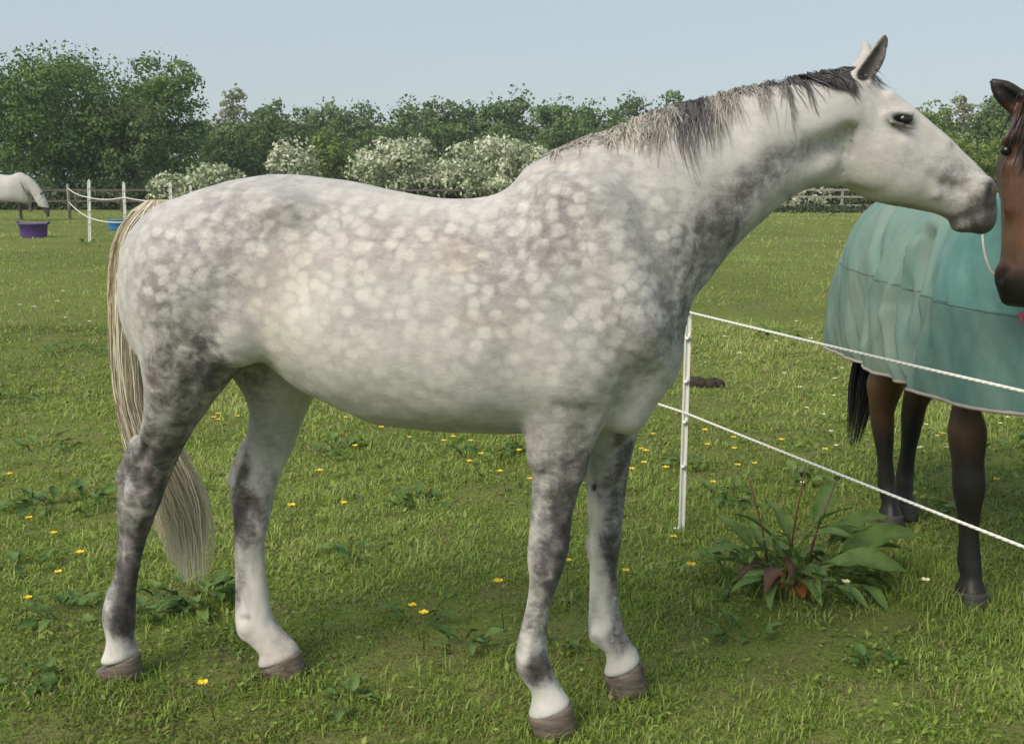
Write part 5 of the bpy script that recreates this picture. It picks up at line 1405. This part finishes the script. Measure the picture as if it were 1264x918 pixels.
def leaf_me(name, L, W, droop, seed, mat, shape=1.0, stalk=.25):
    r = random.Random(seed); nu, nv = 9, 5; V = []; K = []
    tw = r.uniform(-.35, .35); wv = r.uniform(0, 6)
    x = z = 0.0; ang = 0.0; pts = []
    for i in range(nu):
        pts.append((x, z)); x += L / (nu - 1) * math.cos(ang); z += L / (nu - 1) * math.sin(ang); ang -= droop / (nu - 1)
    for i in range(nu):
        t = i / (nu - 1); tt = max(0, (t - stalk) / (1 - stalk))
        w = W * (math.sin(math.pi * min(1, tt ** .75 * .97 + .03)) ** (.8 / shape) if tt > 0 else .035)
        if i == nu - 1: w = W * .03
        for j in range(nv):
            q = j / (nv - 1) * 2 - 1
            cup = .45 * abs(q) ** 1.5 * w + .20 * W * math.sin(t * 13 + wv + q * 2.5) * abs(q) + .06 * W * math.sin(t * 31 + q * 5 + wv) * abs(q)
            V.append((pts[i][0], q * w * math.cos(tw * t), pts[i][1] + cup + q * w * math.sin(tw * t))); K.append(1.0 if j == 2 else 0.0)
    Q = [(i * nv + j, i * nv + j + 1, (i + 1) * nv + j + 1, (i + 1) * nv + j) for i in range(nu - 1) for j in range(nv - 1)]
    K = np.array(K); me = mesh_np(name, np.array(V), np.array(Q), True, {'leaf': np.stack([K * .7] * 3, 1)}); me.materials.append(mat)
    return me
def put_leaf(me, parent, base, az, pitch, sc=1.0, roll=0):
    o = link('leaf', me, None, parent); o.location = base; o.rotation_euler = (roll, -pitch, az); o.scale = (sc, sc, sc)
    return o
dk = ground_at(985, 722); dk[2] = tz(dk[0], dk[1])
dock = empty('dock_plant', tuple(dk), 0, 'large broad-leaved dock plant under the lower rope beside the white post', 'plant')
DM = [leaf_me('leaf', .31, .034, d, 60 + i, DOCK, 1.0, .28) for i, d in enumerate((.9, 1.3, 1.7, 1.1))]
DB = [leaf_me('leaf', .35, .052, d, 70 + i, DOCK, 1.15, .22) for i, d in enumerate((.8, 1.2))]
DP = [leaf_me('leaf', .30, .036, 1.6, 77, DOCKP, 1.0, .25)]
WM_ = [leaf_me('leaf', .22, .026, 1.9, 95, DOCKP, .9, .3), leaf_me('leaf', .26, .030, 2.2, 96, WEED, 1.0, .3)]
DD = [leaf_me('leaf', .24, .032, 2.6, 78, DEADL, 1.0, .3)]
DR = [leaf_me('leaf', .12, .022, 2.0, 79, RUST, 1.0, .2), leaf_me('leaf', .09, .025, .8, 80, RUST, 1.0, .2)]
# azimuth 0 = to the right in the picture, -90 = towards the camera
for b, az, pi_, sc, me in [((.10, 0, .10), -8, 38, 1.05, DB[0]), ((.12, -.02, .05), -22, 12, .95, DB[1]), ((.10, .05, .16), 20, 55, .95, DB[0]), ((.06, -.04, .10), -48, 40, .9, DB[1]), ((-.04, -.03, .04), -150, 55, 1.0, DP[0]), ((-.10, -.02, .06), 172, 50, 1.0, DP[0]),
                           ((-.05, -.06, .02), -135, 48, .8, DM[2]), ((.02, -.08, .03), -95, 55, .85, DM[2]), ((.07, -.08, .02), -75, 48, .9, DM[2]), ((.13, -.05, .02), -58, 30, .8, DM[1]), ((.15, .02, .02), -30, 25, .85, DM[1]), ((.0, .02, .10), 100, 68, 1.0, DM[0]),
                           ((.05, .03, .15), 60, 66, 1.05, DM[3]), ((.02, 0, .18), 30, 62, 1.0, DM[0]), ((-.03, .02, .12), 130, 66, .95, DM[3]), ((-.08, .05, .06), 150, 62, .85, DM[0]), ((.06, .0, .24), -5, 42, .75, DM[3]), ((.03, .0, .20), -30, 50, .8, DM[1]), ((.10, .08, .08), 45, 50, 1.0, DM[3]),
                           ((-.02, -.02, .10), -110, 58, .7, DM[0]), ((.14, .10, .05), 10, 48, 1.0, DB[0]), ((-.06, .08, .05), 115, 60, .9, DM[0]), ((.0, -.02, .15), 185, 60, .7, DM[1])]:
    o = put_leaf(me, dock, (b[0] * 1.35 - .02, b[1] * 1.2, b[2] * .9), R(az + random.uniform(-14, 14)), R(pi_ - 6 + random.uniform(-16, 6)), sc * random.uniform(.75, 1.1), random.uniform(-.6, .6))
for b, az, pi_, sc in [((-.09, -.08, .04), -120, 70, 1.0), ((-.12, -.05, .05), -160, 66, .8), ((-.07, -.05, .10), -90, 60, .7)]:
    tag(put_leaf(DD[0], dock, b, R(az), R(pi_), sc), 'withered brown leaf')
for k in range(11):
    tag(put_leaf(DR[k % 2], dock, (-.08 + random.uniform(-.08, .10), -.10 + random.uniform(-.05, .05), .02 + random.uniform(0, .05)), random.uniform(-3.1, 0), random.uniform(0, 1.0), random.uniform(.6, 1.1)), 'rusty orange dead leaf')
for k in range(70):
    a = random.uniform(-3.14, 3.14); d = random.uniform(.02, .24)
    put_leaf(DM[random.randrange(4)] if k % 3 else WM_[k % 2], dock, (-.03 + math.cos(a) * d * 1.35, math.sin(a) * d * .8, random.uniform(.0, .12)), a + random.uniform(-.6, .6), random.uniform(.35, 1.15), random.uniform(.28, .80), random.uniform(-.9, .9))
for (x, y), h, lx in (((-.10, .02), .42, -.10), ((-.03, .06), .46, .06), ((.03, .05), .40, .12)):
    mb = MB(); mb.tube([(x, y, 0), (x + lx * .4, y, h * .5), (x + lx, y + .02, h)], [.005, .004, .002], 6); mb.build('flower_stalk', RSTEM, dock)

WM = [leaf_me('leaf', .11, .024, .9, 90, WEED, 1.1, .3), leaf_me('leaf', .09, .028, 1.3, 91, WEED, 1.3, .35), leaf_me('leaf', .13, .022, 1.0, 92, DOCK, 1.0, .3)]
def weed(px, py, wpx, n, label, seed, sc=1.0):
    r = random.Random(seed); g = ground_at(px, py); w = wpx * px_m(g[1]) / 2
    root = empty('weed_clump', (g[0], g[1], tz(g[0], g[1])), 0, label, 'plant', 'clumps of broad-leaved weeds in the grass')
    for k in range(n):
        a = r.uniform(0, 6.28); d = w * math.sqrt(r.uniform(0, 1))
        if r.uniform(0, 1) < .25: a += 1.0
        put_leaf(WM[r.randrange(3)], root, (math.cos(a) * d, math.sin(a) * d * .8, .005 + r.uniform(0, .03) * sc), a + r.uniform(-.9, .9), r.uniform(.25, 1.1), sc * r.uniform(.45, 1.1), r.uniform(-.7, .7))
for i, (px, py, w, n, sc, lab) in enumerate([(240, 745, 100, 34, 1.15, 'broad-leaved weed clump between the two hind feet of the grey horse'), (80, 765, 70, 16, 1.0, 'sparse weed clump to the left of the near hind fetlock'), (35, 705, 60, 12, .9, 'small weed clump at the left edge, level with the near hind cannon'),
        (70, 628, 110, 30, 1.1, 'dark spreading weed clump left of the near hind hock'), (12, 492, 50, 14, 1.3, 'bright weed clump at the left edge, level with the grey horse belly'), (95, 440, 60, 14, 1.3, 'weed clump left of the tail, level with the flank'), (600, 562, 90, 20, 1.1, 'weed clump with buttercups under the girth'),
        (520, 622, 70, 14, 1.0, 'low weed clump in the grass under the middle of the belly'), (520, 770, 50, 9, .8, 'small flat weed with buttercups in front of the near fore foot'), (1000, 596, 60, 14, 1.2, 'weed clump behind the dock plant'), (1240, 560, 70, 16, 1.3, 'weed clump behind the bay horse foreleg at the right edge'),
        (905, 618, 60, 14, 1.1, 'weed clump right of the near white post foot'), (110, 303, 26, 10, 2.0, 'dark weed tuft at the foot of the leaning white post'), (1000, 262, 60, 14, 3.0, 'rank weeds by the far fence under the grey horse throat'), (170, 770, 40, 9, .9, 'weed leaves right of the near hind fetlock'), (420, 560, 70, 16, 1.0, 'weed clump seen between the belly and the off hind leg'), (440, 690, 60, 14, .9, 'weed clump in the middle grass between fore and hind legs'), (920, 790, 60, 12, .8, 'weed clump below and left of the dock plant'), (1080, 830, 60, 12, .8, 'weed clump in the lower right grass'), (570, 800, 50, 10, .8, 'weed clump left of the near fore fetlock'), (30, 850, 70, 14, .8, 'weed clump in the lower left corner'), (430, 870, 60, 12, .7, 'weed clump at the bottom edge under the belly'), (850, 575, 50, 12, 1.0, 'weed clump just right of the white post at mid height'), (960, 420, 40, 9, 1.3, 'weed clump in the far grass left of the turquoise rug'), (60, 560, 60, 12, 1.1, 'weed clump left of the tail tip, level with the gaskin'), (1180, 640, 50, 12, .9, 'weed clump beside the bay horse foreleg'), (690, 800, 40, 10, .7, 'weed clump between the two front feet of the grey horse')]):
    weed(px, py, w, n, lab, 200 + i, sc)

YEL = simple('buttercup_petal', (.78, .56, .03), .35, .12, 60, 0)
PALE = simple('pale_petal', (.80, .76, .50), .5, .08, 60, 0)
def flower_me(name, h, r_, mat, seed):
    r = random.Random(seed); mb = MB(); lx, ly = r.uniform(-.03, .03), r.uniform(-.03, .03)
    mb.tube([(0, 0, -.01), (lx * .4, ly * .4, h * .55), (lx, ly, h)], [.0016, .0014, .0012], 5); ns = len(mb.f)
    for k in range(5):
        a = k * 2 * math.pi / 5; c, s = math.cos(a), math.sin(a); pts = []
        for (d, w, z) in ((0, .12, 0), (.45, .50, .12), (.9, .48, .42), (1.05, .15, .55)):
            for sg in (-1, 1): pts.append((lx + (c * d - s * w * sg) * r_, ly + (s * d + c * w * sg) * r_, h + z * r_))
        mb.add(pts, [(0, 1, 3, 2), (2, 3, 5, 4), (4, 5, 7, 6)])
    mb.tube([(lx, ly, h), (lx, ly, h + r_ * .45)], [r_ * .3, r_ * .2], 6)
    me = mb.mesh(name); me.materials.append(STEM); me.materials.append(mat)
    me.polygons.foreach_set('material_index', [0 if i < ns else 1 for i in range(len(me.polygons))]); me.update()
    return me
FY = [flower_me('buttercup', .085 + .015 * i, .0125, YEL, i) for i in range(4)]
FP = [flower_me('daisy', .06 + .01 * i, .0125, PALE, 20 + i) for i in range(3)]
def flower(px, py, me, label, cat, group, sc=1.0, zh=.085):
    g = ground_at(px, py, zh); z = tz(g[0], g[1])
    o = link(me.name.split('.')[0], me); o.location = (g[0], g[1], z); o.rotation_euler = (0, 0, random.uniform(0, 6.28)); o.scale = (sc, sc, sc)
    tag(o, label, cat, group)
for i, (x, y) in enumerate([(262, 518), (287, 519), (250, 525), (268, 530), (272, 522), (548, 540), (560, 533), (545, 558), (586, 546), (590, 566), (636, 570), (651, 604), (560, 541), (798, 556), (808, 568), (793, 583), (787, 586), (872, 553), (895, 563), (866, 549),
                            (65, 660), (78, 720), (260, 655), (357, 650), (334, 646), (518, 762), (523, 773), (622, 752), (264, 856), (770, 641), (780, 716), (858, 728), (1165, 553), (1169, 547), (1160, 560), (945, 575), (925, 572), (10, 598), (457, 535), (35, 660), (255, 652), (820, 590), (812, 545), (905, 590), (880, 600), (900, 545), (960, 560), (470, 545), (500, 540), (420, 520), (440, 560), (610, 548), (625, 585), (575, 575), (415, 640), (390, 600), (300, 545), (318, 560), (700, 620), (1200, 590), (1230, 600), (1010, 560), (700, 700), (830, 680), (110, 690), (30, 745)]):
    flower(x, y, FY[i % 4], 'small yellow buttercup flower in the grass', 'buttercup', 'buttercups scattered in the grass', random.uniform(1.05, 1.4))
for i, (x, y) in enumerate([(1035, 487), (1000, 503), (1010, 512), (1020, 526), (1037, 545), (1053, 500), (1127, 524), (1140, 547), (1150, 535), (1148, 519), (1173, 549), (1129, 549), (1058, 470), (1030, 470), (985, 590), (965, 462), (1232, 520), (1245, 515), (1040, 455), (990, 480), (72, 370), (68, 378), (30, 385), (85, 402), (105, 402), (47, 387), (955, 430), (1005, 420), (912, 440), (975, 405), (895, 420)]):
    flower(x, y, FP[i % 3], 'tiny pale flower dotted in the field', 'flower', 'pale flowers dotted across the field', max(0.9, 0.15 * ground_at(x, y)[1]))
BIG = [flower_me('dandelion', .10, .016, PALE, 33), flower_me('dandelion', .05, .016, PALE, 34), flower_me('dandelion', .06, .016, PALE, 35)]
for me, x, y, z, lab in ((BIG[0], 1098, 703, .10, 'tall-stalked pale yellow flower between the dock and the bay horse foreleg'), (BIG[1], 1043, 722, .05, 'pale flower at the lower right edge of the dock plant'), (BIG[2], 1137, 718, .06, 'pale flower just left of the bay horse front hoof')):
    flower(x, y, me, lab, 'flower', None, 1.0, z)

# dark clods of earth in the grass
EARTH = simple('dark_earth', (.040, .030, .022), .95, .4, 20, .8, 60)
def clods(px, py, wpx, n, label, seed, hh=.035):
    r = random.Random(seed); g = ground_at(px, py); w = wpx * px_m(g[1]) / 2; mb = MB()
    for k in range(n):
        c = (r.uniform(-w, w), r.uniform(-w, w) * .5, hh * .3); rr = hh * r.uniform(.5, 1.2); rings = []
        for t in (.15, .35, .55, .75, .95):
            rings.append([(c[0] + rr * 1.3 * math.sin(math.pi * t) * math.cos(a * .785) * r.uniform(.85, 1.15), c[1] + rr * 1.1 * math.sin(math.pi * t) * math.sin(a * .785) * r.uniform(.85, 1.15), c[2] + rr * math.cos(math.pi * t)) for a in range(8)])
        mb.ring_loft(rings)
    o = mb.build('dung_heap', EARTH); o.location = (g[0], g[1], tz(g[0], g[1])); tag(o, label, 'dung')
clods(872, 478, 44, 9, 'dark heap of dung in the grass right of the white post', 1, .05)
clods(1085, 395, 20, 4, 'small dark dung heap in the far grass beside the turquoise rug', 3, .06)

# ================================================================== AIR
hz = bpy.data.meshes.new('haze')
hb = MB(); hb.box((0, 170, 8.0), (860, 500, 20.0)); hz = hb.mesh('haze', False)
hm_ = bpy.data.materials.new('thin_haze'); hm_.use_nodes = True
for nd in list(hm_.node_tree.nodes):
    if nd.type == 'BSDF_PRINCIPLED': hm_.node_tree.nodes.remove(nd)
pv = hm_.node_tree.nodes.new('ShaderNodeVolumePrincipled')
pv.inputs['Color'].default_value = (.86, .93, 1.0, 1); pv.inputs['Density'].default_value = .0005
hm_.node_tree.links.new(pv.outputs[0], hm_.node_tree.nodes['Material Output'].inputs['Volume'])
tag(link('haze', hz, hm_), 'thin summer haze over the field', kind='stuff')
